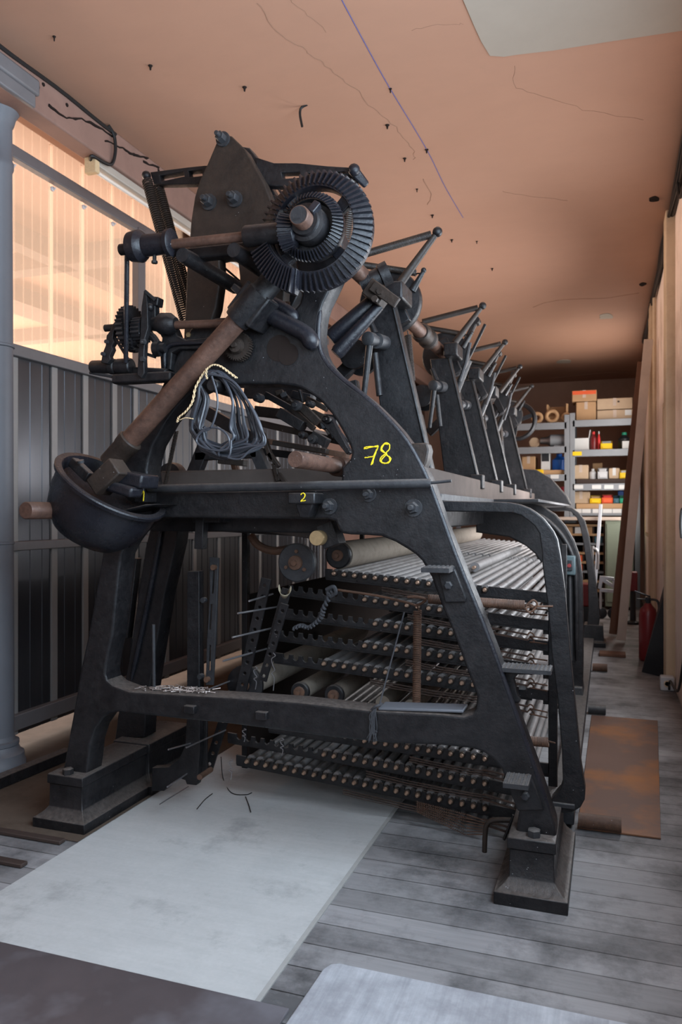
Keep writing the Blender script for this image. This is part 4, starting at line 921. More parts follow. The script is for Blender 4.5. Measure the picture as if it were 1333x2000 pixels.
# ---- roller racks
RY = 3.60                                   # plane of the roller tips
rows = [  # (px line of the tips) x0,y0,x1,y1, first X, last X
    ((649, 1120), (840, 1141), -1.30, 'top row'), ((694, 1169), (803, 1184), -1.17, 'second row'), ((709, 1216), (859, 1235), -1.13, 'third row'),
    ((690, 1259), (851, 1280), -1.18, 'fourth row'), ((632, 1297), (844, 1327), -1.36, 'fifth row down'),
    ((698, 1446), (962, 1486), -1.16, 'first row below the lower crossbar'), ((628, 1474), (952, 1533), -1.38, 'second row below the lower crossbar'), ((493, 1491), (938, 1579), -1.80, 'bottom row above the floor')]
PITCH = .0535; XEND = -.335; XBAR = -.262; XTIP = -.535
ROLL = []; BARL = {}
first_row = lambda nm: nm == 'top row'
LEFT = {'second row': Z3(560, 1165, RY).x, 'third row': Z3(548, 1195, RY).x, 'fourth row': Z3(540, 1240, RY).x, 'fifth row down': Z3(530, 1285, RY).x, 'first row below the lower crossbar': Z3(520, 1420, RY).x, 'second row below the lower crossbar': Z3(440, 1440, RY).x}
for (p0, p1, xs, nm) in rows:
    a = Z3(*p0, RY); b_ = Z3(*p1, RY); sl_ = (b_.z-a.z)/(b_.x-a.x)
    zf = lambda X, a=a, s=sl_: a.z+(X-a.x)*s
    ROLL.append((zf, xs, nm))
    x_l = xs-.05; th = .036
    if not first_row(nm): x_l = min(x_l, LEFT.get(nm, x_l))
    BARL[nm] = x_l
    # notched bar
    pts = [(x_l, zf(x_l)-.030), (XBAR, zf(XBAR)-.030)]
    top = [(XBAR, zf(XBAR)+.017)]; X = XEND
    n = int((XEND-x_l-.03)/PITCH)
    for i in range(n):
        xc = XEND-PITCH*(i+1)
        if xc > XTIP: continue
        for dx, dz in ((.0265, .017), (.0165, .017), (.0135, -.002), (.007, -.009), (0, -.011), (-.007, -.009), (-.0135, -.002), (-.0165, .017), (-.0265, .017)): top.append((xc+dx, zf(xc+dx)+dz))
    top.append((x_l, zf(x_l)+.017))
    cast('rack_bar', 'iron', mc, pts+top, RY+.026, RY+.040, bevel=.0012)
    MB().hexa([(x_l, RY+.03, zf(x_l)-.040), (XEND, RY+.03, zf(XEND)-.040), (XEND, RY+.06, zf(XEND)-.040), (x_l, RY+.06, zf(x_l)-.040), (x_l, RY+.03, zf(x_l)-.028), (XEND, RY+.03, zf(XEND)-.028), (XEND, RY+.06, zf(XEND)-.028), (x_l, RY+.06, zf(x_l)-.028)]).build('rack_ledge', 'iron', mc, .002)
    w = MB()
    for j in range(5):
        dz = -.044-.006*j; X0 = max(xs+.25, -1.25)
        w.tube([Vector((X, RY+.01+.008*(j % 2), zf(X)+dz-.012*math.sin((X-X0)/(XEND-X0)*3.1)+random.uniform(-.0015, .0015))) for X in [X0+(XEND-.16-X0)*t/10 for t in range(11)]], .0022, 4)
    w.build('wire_bundle', 'rust_dark', mc)
    for dz in (-.046, -.070):     # hooked tension wires to the second portal frame
        X1 = -.235
        e0 = Vector((XEND-.22, RY+.0, zf(XEND-.22)+dz)); e1 = Vector((XEND-.01, RY-.06, zf(XEND)+dz))
        MB().bar(e0, e1, .007, .010).build('tension_rod', 'rust_dark', mc)
        MB().tube(catmull([e1, e1+Vector((.01, 0, .010)), e1+Vector((.025, -.01, .006)), e1+Vector((.028, -.01, -.006)), e1+Vector((.012, 0, -.010)), e1+Vector((.02, -.02, -.004)), e1+Vector((.09, -.06, -.003))], 4), .0035, 5).build('hook', 'rusty', mc)
    for xx in (XBAR-.012,):
        MB().box(xx-.012, xx+.012, RY+.042, RY+.06, zf(xx)-.05, zf(xx)+.0).build('bracket', 'iron', mc)
# uprights carrying the racks
for xx, yy in ((XBAR+.02, RY+.03), (XEND+.02, 5.95)): MB().box(xx-.02, xx+.02, yy, yy+.03, .06, 1.26).build('rack_post', 'iron', mc, .004)
for zf, xs, nm in ROLL:
    x_l = BARL[nm]
    MB().hexa([(x_l, 5.84, zf(x_l)-.045), (XEND, 5.84, zf(XEND)-.045), (XEND, 5.88, zf(XEND)-.045), (x_l, 5.88, zf(x_l)-.045), (x_l, 5.84, zf(x_l)-.018), (XEND, 5.84, zf(XEND)-.018), (XEND, 5.88, zf(XEND)-.018), (x_l, 5.88, zf(x_l)-.018)]).build('rack_bar', 'iron', mc)
MB().box(-1.995, -1.98, 4.05, 8.6, .05, 1.02).build('shade_sheet', 'dull_black', mc, .003)  # added black sheet standing in for the shade behind the racks
for yy in (4.05, 6.3, 8.56): MB().box(-2.03, -1.995, yy, yy+.04, .0, 1.4).build('shade_sheet_post', 'iron', mc, .003)  # posts of the added black sheet
# bottom wire springs fan
for j in range(7):
    MB().spring(Z3(815, 1566+j*3.2, RY-.02), Z3(908, 1590+j*6.5, RY-.06), .0035, .0016, 26, 6).build('wire_spring', 'rusty', mc)
    e1 = Z3(912, 1591+j*6.5, RY-.06); MB().tube([e1, Z3(948, 1603+j*4.5, RY-.08)], .0028, 5).build('tension_rod', 'rusty', mc)
MB().tube(catmull([Z3(1000, 1602, 3.30), Z3(965, 1602, 3.30), Z3(951, 1612, 3.30), Z3(948, 1635, 3.30), Z3(947, 1664, 3.30)], 6), .011, 10).build('bent_rod', 'iron_brown', mc)
MB().cyl(Z3(1004, 1592, 3.28), Z3(948, 1720, 3.28) if False else Z3(985, 1640, 3.28), .006, n=8).build('stay_rod', 'iron', mc)
# coil springs
MB().spring(Z3(816, 1192, 3.36), Z3(814, 1378, 3.36), .0165, .0036, 52).build('coil_spring', 'rusty', mc, label='upright rusty coil spring')
MB().spring(Z3(838, 1170, 3.33), Z3(1026, 1182, 3.33), .0185, .0036, 70).build('coil_spring', 'rusty', mc, label='level rusty coil spring')
MB().spring(Z3(1020, 1446, 3.33), Z3(1072, 1450, 3.33), .018, .0036, 20).build('coil_spring', 'rusty', mc, label='short rusty coil spring')
MB().tube(catmull([Z3(660, 1152, 3.45), Z3(740, 1164, 3.42), Z3(800, 1178, 3.36), Z3(815, 1182, 3.36), Z3(832, 1172, 3.34), Z3(818, 1166, 3.33), Z3(797, 1166, 3.33)], 5), .006, 7).build('hook_rod', 'rusty', mc)
MB().tube(catmull([Z3(1028, 1183, 3.33), Z3(1042, 1172, 3.33), Z3(1050, 1182, 3.34), Z3(1036, 1196, 3.34), Z3(1030, 1186, 3.33), Z3(1080, 1184, 3.40)], 5), .0045, 7).build('hook_rod', 'rusty', mc)
# big pulley disc and take-up beams
dp = Z3(578, 1099, 3.42)
MB().lathe(dp, (0, 1, 0), [(0, .088), (.006, .094), (.018, .094), (.022, .07), (.03, .07), (.032, .09), (.045, .09)], 36).build('beam_disc', 'iron_grey', mc)
MB().lathe(dp, (0, -1, 0), [(0, .036), (.014, .034), (.016, .014), (.03, .014)], 20).build('disc_hub', 'rusty', mc)
for a in (85, 205, 325):
    r = math.radians(a); MB().lathe(dp+Vector((.055*math.cos(r), -.0, .055*math.sin(r))), (0, -1, 0), [(0, .010), (.008, .009)], 8).build('rivet', 'rusty', mc)
# ================================================================ rollers lying in the racks
def make_roller(loc, length, label, group, tipm='tip'):
    r = thing('warp_roller', label, 'roller', loc, group)
    x, y, z = loc
    MB().lathe((x, y+.05, z), (0, 1, 0), [(0, .019), (.004, .021), (.02, .021), (.022, .0175), (length-.02, .0175), (length-.018, .021), (length, .021)], 12).build('barrel', 'roller', r)
    MB().lathe((x, y, z), (0, 1, 0), [(-.006, .006), (0, .0095), (.014, .0105), (.016, .007), (.05, .007)], 10).build('spindle', tipm, r)
    MB().lathe((x, y+.018, z), (0, 1, 0), [(-.006, .0135), (-.002, .0155), (.004, .0155), (.006, .0092), (.03, .0092)], 12).build('collar', 'iron_brown', r)
    return r
def make_plain_roller(loc, length, label, group):
    r = MB().lathe(loc, (0, 1, 0), [(0, .019), (.004, .021), (.02, .021), (.022, .0175), (length-.02, .0175), (length-.018, .021), (length, .021)], 12).build('warp_roller', 'roller')
    return tag(r, label, 'roller', group)
for zf, xs, nm in ROLL:
    lab = 'slim grey warp roller in the %s of the rack' % nm
    grp = 'warp rollers in the ' + nm
    first = None; n = int((XEND-xs)/PITCH)
    low = 'below' in nm or 'bottom' in nm
    for i in range(n):
        X = XEND-PITCH*(i+1)
        if X < xs: break
        loc = Vector((X, RY, zf(X)))
        if X > XTIP:
            if i == 0: p0_ = make_plain_roller((X, RY+.06, zf(X)), 2.16, 'slim pale warp roller at the right end of the %s' % nm, 'right end rollers of the ' + nm); pl0 = loc
            else:
                c = p0_.copy(); COL.objects.link(c); c.location = p0_.location+(loc-pl0)
            continue
        if first is None: first = make_roller(tuple(loc), 2.17, lab, grp); f0 = loc
        else: copy_thing(first, loc-f0)
# further lengths of the upper tiers, seen through the right-hand portal
for k, (zf, xs, nm) in enumerate(ROLL[:2]):
    first = None
    for i in range(20 if k == 0 else 14):
        if k and i < 6 or i < 3: continue
        X = XEND-PITCH*(i+1); loc = Vector((X, 5.90, zf(X)))
        lab = 'pale warp roller in the far half of the machine, %s' % nm
        if first is None: first = make_plain_roller(tuple(loc), 2.6, lab, 'far rollers of the ' + nm); f0 = loc
        else:
            c = first.copy(); COL.objects.link(c); c.location = first.location+(loc-f0)
X = XEND-PITCH*6.5; zz = ROLL[0][0](X)+.045
lr = thing('loose_roller', 'thicker pale roller lying on top of the top row of rollers', 'roller', (X, 4.1, zz))
MB().cyl((X, 4.15, zz+.012), (X, 6.4, zz+.012), .026, n=16).build('barrel', 'roller', lr)
MB().cyl((X, 4.1, zz+.012), (X, 4.16, zz+.012), .009, n=10).build('spindle', 'tip', lr)
# big beams wound with cloth and yarn
def beam(name, label, px, py, Y, r, length, mat, flange, cat='beam roller'):
    c = Z3(px, py, Y); t = thing(name, label, cat, tuple(c))
    MB().cyl(c+Vector((0, .03, 0)), c+Vector((0, length, 0)), r, n=28).build('wound_barrel', mat, t)
    if flange:
        MB().lathe(c, (0, 1, 0), [(0, flange*.9), (.006, flange), (.024, flange), (.03, flange*.9)], 28).build('flange', 'iron', t)
        MB().lathe(c, (0, -1, 0), [(0, .03), (.012, .028), (.013, .012), (.03, .012)], 14).build('spindle', 'rusty', t)
    return t
beam('cloth_beam', 'thick beam wound with grey cloth behind the flat pulley disc', 660, 1085, 3.62, .070, 4.2, 'yarn', .066)
beam('yarn_beam', 'big iron flanged beam of pale yarn behind the lower crossbar', 477, 1338, 3.48, .066, 1.9, 'yarn', .098)
beam('yarn_spool', 'smaller spool of yarn behind the lower crossbar, beside the big flanged beam', 585, 1352, 3.62, .045, 1.0, 'yarn', .05)
beam('yarn_spool', 'smaller spool of yarn behind the lower crossbar, rightmost and with a dark core', 652, 1358, 3.66, .047, 1.0, 'yarn', .052)
for i, (x, y) in enumerate(((745, 1376), (800, 1384))):
    beam('yarn_spool', ['dim spool of yarn low behind the crossbar, left of the upright coil spring', 'dim spool of yarn low behind the crossbar, below the upright coil spring'][i], x, y, 3.72, .038, 1.0, 'yarn', None)
for i, (x, y) in enumerate(((868, 1062), (900, 1048))):
    pass
# ================================================================ things hung on and lying on the machine
coil = thing('wire_coil', 'untidy coil of black cable hung on a peg of the machine front', 'cable coil', tuple(Z3(414, 735, YA-.10)))
for i in range(26):
    u = i/25; Y = YA-.05-.10*random.random()
    top = (414+random.uniform(-8, 10), 728+random.uniform(-4, 4))
    R_ = random.choice([0, .25, .5, .75, 1, 1]); L_ = random.random()
    rx = 462+R_*48+random.uniform(-6, 4); lx = 372+L_*26; by = 872+random.uniform(-8, 16)
    pts = [top, (440+R_*14, 748+random.uniform(-5, 5)), (455+R_*30, 785), (rx-6, 830+random.uniform(-8, 8)), (rx, 862+random.uniform(-10, 6)), (rx-28, by), (440+random.uniform(-14, 14), by+8), (400+random.uniform(-8, 8), by-8), (lx+6, by-34), (lx, 825+random.uniform(-10, 10)), (lx+12, 780), (392, 750)]
    P = catmull([Z3(x, y, Y+random.uniform(-.012, .012)) for x, y in pts], 6, closed=True)
    MB().tube(P, .0054+random.random()*.0012, 7, closed=True).build('cable_loop', 'rubber', coil)
for pts in ([(414, 735), (424, 770), (424, 800), (412, 835), (392, 845), (384, 862), (400, 875), (430, 880), (448, 872), (444, 850), (425, 836), (400, 838), (386, 850)], [(452, 860), (450, 885), (447, 894), (470, 896), (488, 880), (505, 872), (517, 868), (518, 855), (511, 840)]):
    MB().tube(catmull([Z3(x, y, YA-.17) for x, y in pts], 6), .0046, 7).build('cable_loop', 'rubber', coil)
def twist(parent, pts, Y, r, name, mat, turns):
    P = catmull([Z3(x, y, Y) for x, y in pts], 8)
    for ph in (0, math.pi):
        Q = [p+Vector((math.cos(turns*i/len(P)*6.28+ph), math.sin(turns*i/len(P)*6.28+ph), math.sin(turns*i/len(P)*6.28+ph)*.5))*r for i, p in enumerate(P)]
        MB().tube(Q, r*.75, 6).build(name, mat, parent)
tw = thing('twine_tie', 'plaited pale twine tying the black cable coil to the peg', 'string', tuple(Z3(414, 722, YA-.18)))
twist(tw, [(462, 738), (446, 726), (430, 715), (416, 713), (404, 722), (394, 735), (382, 758), (376, 785), (364, 803), (350, 815), (347, 824)], YA-.185, .0038, 'strand', 'twine', 14)
twist(tw, [(404, 720), (403, 732), (405, 740)], YA-.19, .003, 'strand', 'twine', 2)
twist(tw, [(352, 820), (362, 816), (378, 818)], YA-.19, .0022, 'strand', 'twine', 3)
# steel pins scattered on the lower crossbar
def bar_top(x):     # height of the crossbar top under pixel column x
    xs_ = [206, 220, 252, 315, 441, 585, 733, 860]; ys_ = [1328, 1338, 1350, 1354, 1361, 1371, 1388, 1394]
    for i in range(len(xs_)-1):
        if xs_[i] <= x <= xs_[i+1]:
            return ys_[i]+(ys_[i+1]-ys_[i])*(x-xs_[i])/(xs_[i+1]-xs_[i])
    return 1394
pin0 = None
for i in range(80):
    x = 250+random.betavariate(2, 1.6)*158; z = Z3(x, bar_top(x), YA).z
    base = Vector((Z3(x, 1350, YA).x, random.uniform(YA+.015, YZ-.015), z+.003+random.random()*.009))
    if pin0 is None:
        pin0 = MB().cyl(base-Vector((.017, 0, 0)), base+Vector((.017, 0, 0)), .0018, n=6)
        pin0.lathe(base+Vector((.017, 0, 0)), (1, 0, 0), [(0, .0034), (.003, .0034)], 6)
        pin0 = tag(pin0.build('steel_pin', 'pin_steel'), 'short bright steel pin in the scattered heap on the lower crossbar', 'pin', 'steel pins heaped on the lower crossbar')
        c = pin0
    else:
        c = pin0.copy(); COL.objects.link(c); c.location = base
    c.rotation_euler = (random.uniform(-.15, .15), random.uniform(-.15, .15), random.gauss(0, .7))
# flat bar on the crossbar
p0 = Z3(738, 1389, YA); p1 = Z3(905, 1396, YA)
fb = MB().hexa([(p0.x, YA+.005, p0.z+.002), (p1.x, YA+.005, p1.z+.005), (p1.x-.0, YA+.115, p1.z+.005), (p0.x, YA+.115, p0.z+.002), (p0.x, YA+.005, p0.z+.014), (p1.x, YA+.005, p1.z+.017), (p1.x, YA+.115, p1.z+.017), (p0.x, YA+.115, p0.z+.014)]).build('flat_bar', 'grey_paint', None, .004)
tag(fb, 'flat grey metal strip lying on the right end of the lower crossbar', 'metal strip')
# threads tied round the crossbar and the cord going up
th = thing('thread_bundle', 'bundle of dark threads tied over the lower crossbar', 'threads', tuple(Z3(733, 1388, YA-.02)))
for i in range(16):
    x = 727+random.uniform(-5, 9)
    P = catmull([Z3(738, 1376, YA+.04), Z3(734+random.uniform(-2, 2), 1382, YA-.012), Z3(x, 1398, YA-.02), Z3(x+random.uniform(-4, 4), 1422, YA-.016), Z3(x+random.uniform(-9, 7), 1438+random.uniform(-8, 12), YA-.015)], 4)
    MB().tube(P, .0017, 4).build('thread', 'rope', th)
MB().tube(catmull([Z3(726, 1386, YA-.01), Z3(734, 1380, YA-.02), Z3(742, 1377, YA-.01), Z3(746, 1374, YA+.03)], 5), .005, 6).build('knot', 'rope', th)
tag(MB().tube([Z3(790, 1196, 3.30), Z3(742, 1376, YA+.05)], .0036, 6).build('cord', 'rope'), 'taut grey cord running up from the thread bundle on the crossbar', 'cord')
rp = thing('rope_end', 'short dark twisted rope knotted under the pulley disc', 'rope', tuple(Z3(648, 1155, 3.44)))
twist(rp, [(650, 1152), (642, 1170), (632, 1190), (628, 1205), (616, 1218), (602, 1226), (588, 1222), (575, 1228)], 3.44, .009, 'strand', 'rope', 9)
MB().tube(catmull([Z3(638, 1152, 3.43), Z3(652, 1146, 3.42), Z3(656, 1158, 3.43), Z3(644, 1164, 3.44), Z3(640, 1154, 3.44)], 5), .010, 7).build('knot', 'rope', rp)
# curled paper
P = []
b = MB()
pc0 = Z3(560, 1148, 3.36); o = len(b.v)
for i in range(15):
    a = math.radians(-20+230*i/14); r = .034
    for t in (0, .09): b.v.append(pc0+Vector((r*math.cos(a)*(1-.4*t/.09)-t*.25, -.02+t*.5, -r*math.sin(a)*(1-.3*t/.09)-t*.35)))
b.f += [(2*i, 2*i+2, 2*i+3, 2*i+1) for i in range(14)]
cp_ = b.build('paper_scrap', 'paper'); sd = cp_.modifiers.new('thick', 'SOLIDIFY'); sd.thickness = .0015
tag(cp_, 'curled scrap of pale paper hanging below the pulley disc', 'paper')
# wire hooks
for i, (x, y, Y, L_, lab) in enumerate(((534, 1275, 3.38, 1.0, 'bright wire hook with an eye hanging in front of the big yarn beam'), (499, 1302, 3.40, .6, 'short pair of wire links hanging on the flange of the big yarn beam'), (451, 1482, 3.36, .55, 'small wire hook under the left part of the lower crossbar'), (551, 1442, 3.40, .45, 'tiny wire hook under the middle of the lower crossbar'), (477, 1423, 3.36, .35, 'little wire loop hanging right under the crossbar near the left post'))):
    s = L_
    P = [(x, y), (x+4, y+6*s), (x-3, y+12*s), (x-1, y+24*s), (x+3, y+34*s), (x-3, y+40*s), (x+2, y+50*s), (x, y+74*s)]
    tag(MB().tube(catmull([Z3(a, c, Y) for a, c in P], 5), .0024, 5).build('wire_hook', 'bright_steel'), lab, 'hook')
# loose wires on the floor below the racks
for i, (pts, lab) in enumerate((([(432, 1478), (436, 1520), (452, 1548), (480, 1552), (492, 1548)], 'loose black wire bent over the floor under the rack, longest one'), ([(480, 1556), (486, 1572), (490, 1586)], 'short loose black wire on the concrete under the rack'), ([(385, 1580), (400, 1562), (415, 1550)], 'thin black wire on the concrete near the left post'))):
    P = catmull([atz(x, y, .008 if j or i else .12) for j, (x, y) in enumerate(pts)], 5)
    tag(MB().tube(P, .0025, 5).build('loose_wire', 'black_cable'), lab, 'wire')
# ================================================================ floor pieces around
A = atz(0, 1845, 0); B = atz(570, 1970, 0)
ps = MB().box(-2.9, B.x, .9, A.y, .001, .012).build('steel_sheet', 'sheet_dark', None, .003)
tag(ps, 'dark steel sheet lying on the floor at the bottom left', 'metal sheet')
wb = [(-.885, 2.02), (-.875, 2.33), (-.86, 2.365), (-.835, 2.378), (.30, 2.372), (.30, 1.2), (-.885, 1.2)]
wbo = cast('white_board', 'white_board', None, wb, .001, .020, bevel=.004, axis='Z')
tag(wbo, 'scuffed white painted board lying on the floor at the bottom right', 'board')
rs = cast('rusty_sheet', 'sheet_rust', None, [(-.14, 3.80), (.225, 3.80), (.33, 5.93), (-.12, 5.93)], .001, .010, bevel=.002, axis='Z')
tag(rs, 'rusty brown steel sheet on the floor right of the machine', 'metal sheet')
rp0 = atz(1128, 1610, .03)
tag(MB().cyl((-.136, rp0.y+.02, .045), (.055, rp0.y+.02, .045), .034, n=18).build('rusty_pipe', 'rusty'), 'short rusty pipe end on the rusty sheet beside the right pedestal', 'pipe')
for i, (px_, py_, w, lab) in enumerate(((1150, 1300, .17, 'short dark pipe on the floor beside the third frame'), (1150, 1363, .13, 'grey spattered pipe end sticking out beside the third frame'))):
    p = atz(px_, py_, .05); tag(MB().cyl((-.145, p.y-(.3 if i else 0), .04), (p.x+w, p.y-(.3 if i else 0), .04), .036, n=16).build('floor_pipe', 'rusty' if i == 0 else 'iron_grey'), lab, 'pipe')
p = atz(1195, 1280, 0); tag(MB().box(p.x-.12, p.x+.14, p.y-.1, p.y+.1, .001, .03).build('timber_offcut', 'plank_brown', None, .004), 'small brown timber offcut on the floor beside the far frame', 'wood')
bar0 = MB().bar((-3.18, 2.55, .035), (-3.10, 3.86, .035), .07, .062, up=(0, 0, 1)).build('steel_bar', 'iron', None, .005)
tag(bar0, 'black steel bar lying on the floor beside the grey column', 'metal bar')
for i, (y, lab) in enumerate(((2.86, 'dark floor gap strip in front of the left pedestal, the one nearer it'), (2.62, 'dark floor gap strip at the left edge, the one farther from the pedestal'))):
    tag(MB().box(-3.03, -2.33, y-.02, y+.02, .003, .02).build('floor_gap_strip', 'dark_wood', None, .004), lab, 'batten')  # dark strips stand in for the shaded gaps in the floor
for y, ym in ((2.53, .16), (2.74, .16), ): pass
# ================================================================ right wall side
def leaner(name, lab, f0, f1, t, mat, th=.05):
    P0 = atz(f0[0], f0[1], 0); P1 = atz(f1[0], f1[1], 0); w = (P1-P0).length
    base = (P0+P1)/2; top = Vector(t)
    o = MB().bar(base+Vector((0, 0, .03)), top, w, th, up=(0, 1, 0)).build(name, mat, None, .004)
    return tag(o, lab, 'plank')
leaner('plank', 'tall pale plank leaning against the right wall, the thicker front one', (1206, 1254), (1222, 1256), (.425, 9.35, 3.45), 'plank_pale')
leaner('plank', 'tall dark brown plank leaning against the right wall behind the pale plank', (1192, 1242), (1204, 1244), (.37, 9.9, 3.30), 'plank_brown')
leaner('plank', 'thin pale plank leaning on the right wall just right of the thick pale plank', (1200, 1232), (1206, 1233), (.44, 10.3, 3.0), 'aluminium', .03)
ex = Vector((.375, 8.35, 0))
fe_ = thing('fire_extinguisher', 'red fire extinguisher standing on the floor by the right wall', 'extinguisher', ex)
MB().lathe(ex, (0, 0, 1), [(0, .075), (.01, .085), (.03, .088), (.46, .088), (.52, .075), (.56, .04), (.58, .03)], 24).build('cylinder', 'extinguisher_red', fe_)
MB().lathe(ex+Vector((0, 0, .58)), (0, 0, 1), [(0, .026), (.05, .03), (.06, .02)], 14).build('valve', 'black_plastic', fe_)
MB().bar(ex+Vector((.02, 0, .645)), ex+Vector((-.13, -.02, .70)), .03, .014, up=(0, 0, 1)).build('handle', 'black_plastic', fe_, .004)
MB().bar(ex+Vector((.02, 0, .615)), ex+Vector((-.11, -.02, .62)), .03, .012, up=(0, 0, 1)).build('handle', 'black_plastic', fe_, .004)
MB().tube(catmull([ex+Vector((.02, -.02, .62)), ex+Vector((.09, -.04, .60)), ex+Vector((.10, -.04, .45)), ex+Vector((.09, -.04, .2))], 6), .012, 8).build('hose', 'black_plastic', fe_)
bl = MB().add([(.29, 7.72, .002), (.50, 7.5, .002), (.525, 7.45, .98), (.51, 7.6, .98), (.31, 7.78, .002), (.522, 7.55, .002), (.528, 7.5, .98), (.528, 7.62, .98)], [(0, 1, 2, 3), (4, 5, 6, 7), (0, 1, 5, 4), (1, 2, 6, 5), (2, 3, 7, 6), (3, 0, 4, 7)]).build('black_panel', 'black_plastic')
tag(bl, 'black sheet leaning upright against the right wall beside the extinguisher', 'panel')
jb = Z3(1304, 1334, 7.0)
jt = thing('socket_box', 'cream socket box low on the edge of the right pillar', 'socket', (jb.x, 7.0, jb.z-.06))
MB().box(jb.x-.055, jb.x+.055, 6.96, 7.05, jb.z-.06, jb.z+.06).build('housing', 'white_plastic', jt, .01)
MB().lathe((jb.x, 6.962, jb.z), (0, -1, 0), [(0, .03), (.006, .028), (.007, .02), (.002, .018)], 18).build('socket_face', 'cream_trim', jt)
ct = thing('conduit', 'thin pale conduit down the right wall with a looped black cable at its top', 'pipe', (.515, 6.0, 1.0))
pz0 = Z3(1322, 1050, 6.05).z; pz1 = Z3(1322, 1250, 6.05).z
MB().cyl((.517, 6.05, pz1), (.517, 6.05, pz0), .012, n=10).build('tube', 'grey_paint', ct)
MB().tube(catmull([Vector((.50, 6.05, pz0)), Vector((.49, 6.0, pz0+.1)), Vector((.49, 5.9, pz0+.2)), Vector((.495, 5.75, pz0+.17)), Vector((.495, 5.7, pz0-.02)), Vector((.5, 5.8, pz0-.12))], 6), .014, 8).build('cable', 'black_cable', ct)
MB().tube(catmull([Vector((.517, 6.05, pz1)), Vector((.5, 6.0, .4)), Vector((.49, 6.3, .15)), Vector((.48, 6.9, .10)), Vector((.475, 6.95, .015))], 6), .01, 7).build('cable', 'black_cable', ct)
for i, (y, x) in enumerate(((9.6, .50), (10.6, .50))):
    tag(MB().cyl((x, y, .05), (x, y, CZ-.08), .022, n=10).build('wall_pipe', 'cream_trim'), ['cream painted pipe up the right wall behind the leaning planks', 'second cream painted pipe up the right wall, nearer the shelves'][i], 'pipe')
# ================================================================ shelving at the end wall
SY = 13.0
def X_(px): return at(px, 1000, SY).x
def Z_(py, px=1120): return at(px, py, SY).z
def rack(name, label, x0, x1, levels, lab_list):
    t = thing(name, label, 'shelf', (x0, SY, 0))
    for x in (x0, x1):
        for y in (SY, SY+.75):
            b = MB().box(x-.04, x+.04, y-.02, y+.03, 0, max(z for z in levels)+.12)
            b.build('post', 'shelf_grey', t, .004)
    for z in levels:
        MB().box(x0, x1, SY-.02, SY+.02, z-.11, z).build('shelf_beam', 'shelf_grey', t, .006)
        MB().box(x0, x1, SY+.02, SY+.75, z-.035, z-.005).build('shelf_board', 'dark_wood', t)
    for px_, py_, w, mt in lab_list:
        c = at(px_, py_, SY-.022); MB().box(c.x-w/2, c.x+w/2, SY-.025, SY-.020, c.z-.032, c.z+.032).build('shelf_tag', mt, t)
    return t
zl = [Z_(y) for y in (824, 871, 926)]
zr = [Z_(y) for y in (821, 879, 945, 994)]
XLs, XMs, XRs = X_(895), X_(1113), X_(1246)
XLs = X_(880)
rack('shelving_unit', 'grey steel shelving unit at the end wall, the left bay half hidden by the machine', XLs, XMs-.04, zl+[Z_(985)], [(1050, 931, .17, 'white_label'), (1084, 931, .13, 'white_label')])
rack('shelving_unit', 'grey steel shelving unit at the end wall, the right bay by the leaning planks', XMs+.045, XRs, zr, [(1128, 886, .14, 'yellow_plastic'), (1131, 951, .14, 'white_label'), (1166, 951, .14, 'white_label'), (1190, 951, .14, 'white_label'), (1218, 951, .13, 'white_label'), (1129, 998, .12, 'white_label'), (1146, 998, .13, 'white_label'), (1166, 998, .12, 'white_label'), (1187, 998, .14, 'white_label'), (1206, 998, .13, 'white_label')])
def put(px0, px1, py0, py1, Y=SY+.12):
    a = at(px0, py1, Y); b_ = at(px1, py0, Y); return a.x, b_.x, a.z, b_.z
def carton(lab, px0, px1, py0, py1, mat='cardboard', depth=.45, flaps=False, tape='plank_pale', zb=None, stripe=None, dy=.12):
    x0, x1, z0, z1 = put(px0, px1, py0, py1, SY+dy); z0 = z0 if zb is None else zb
    t = thing('carton', lab, 'box', ((x0+x1)/2, SY+dy, z0))
    MB().box(x0, x1, SY+dy, SY+dy+depth, z0, z1).build('carton_body', mat, t, .008)
    if flaps:
        MB().bar((x0, SY+dy+depth/2, z1), (x0-.04, SY+dy+depth/2, z1+.12), .01, depth*.9, up=(0, 1, 0)).build('flap', mat, t)
        MB().bar((x1, SY+dy+depth/2, z1), (x1+.02, SY+dy+depth/2, z1+.13), .01, depth*.9, up=(0, 1, 0)).build('flap', mat, t)
    else:
        MB().box((x0+x1)/2-.025, (x0+x1)/2+.025, SY+dy-.002, SY+dy+depth, z1-.12, z1+.002).build('tape', tape, t)
    if stripe:
        sx0, sx1, sz0, sz1, sm = stripe
        MB().box(x0+(x1-x0)*sx0, x0+(x1-x0)*sx1, SY+dy-.003, SY+dy, z0+(z1-z0)*sz0, z0+(z1-z0)*sz1).build('label', sm, t)
    return t
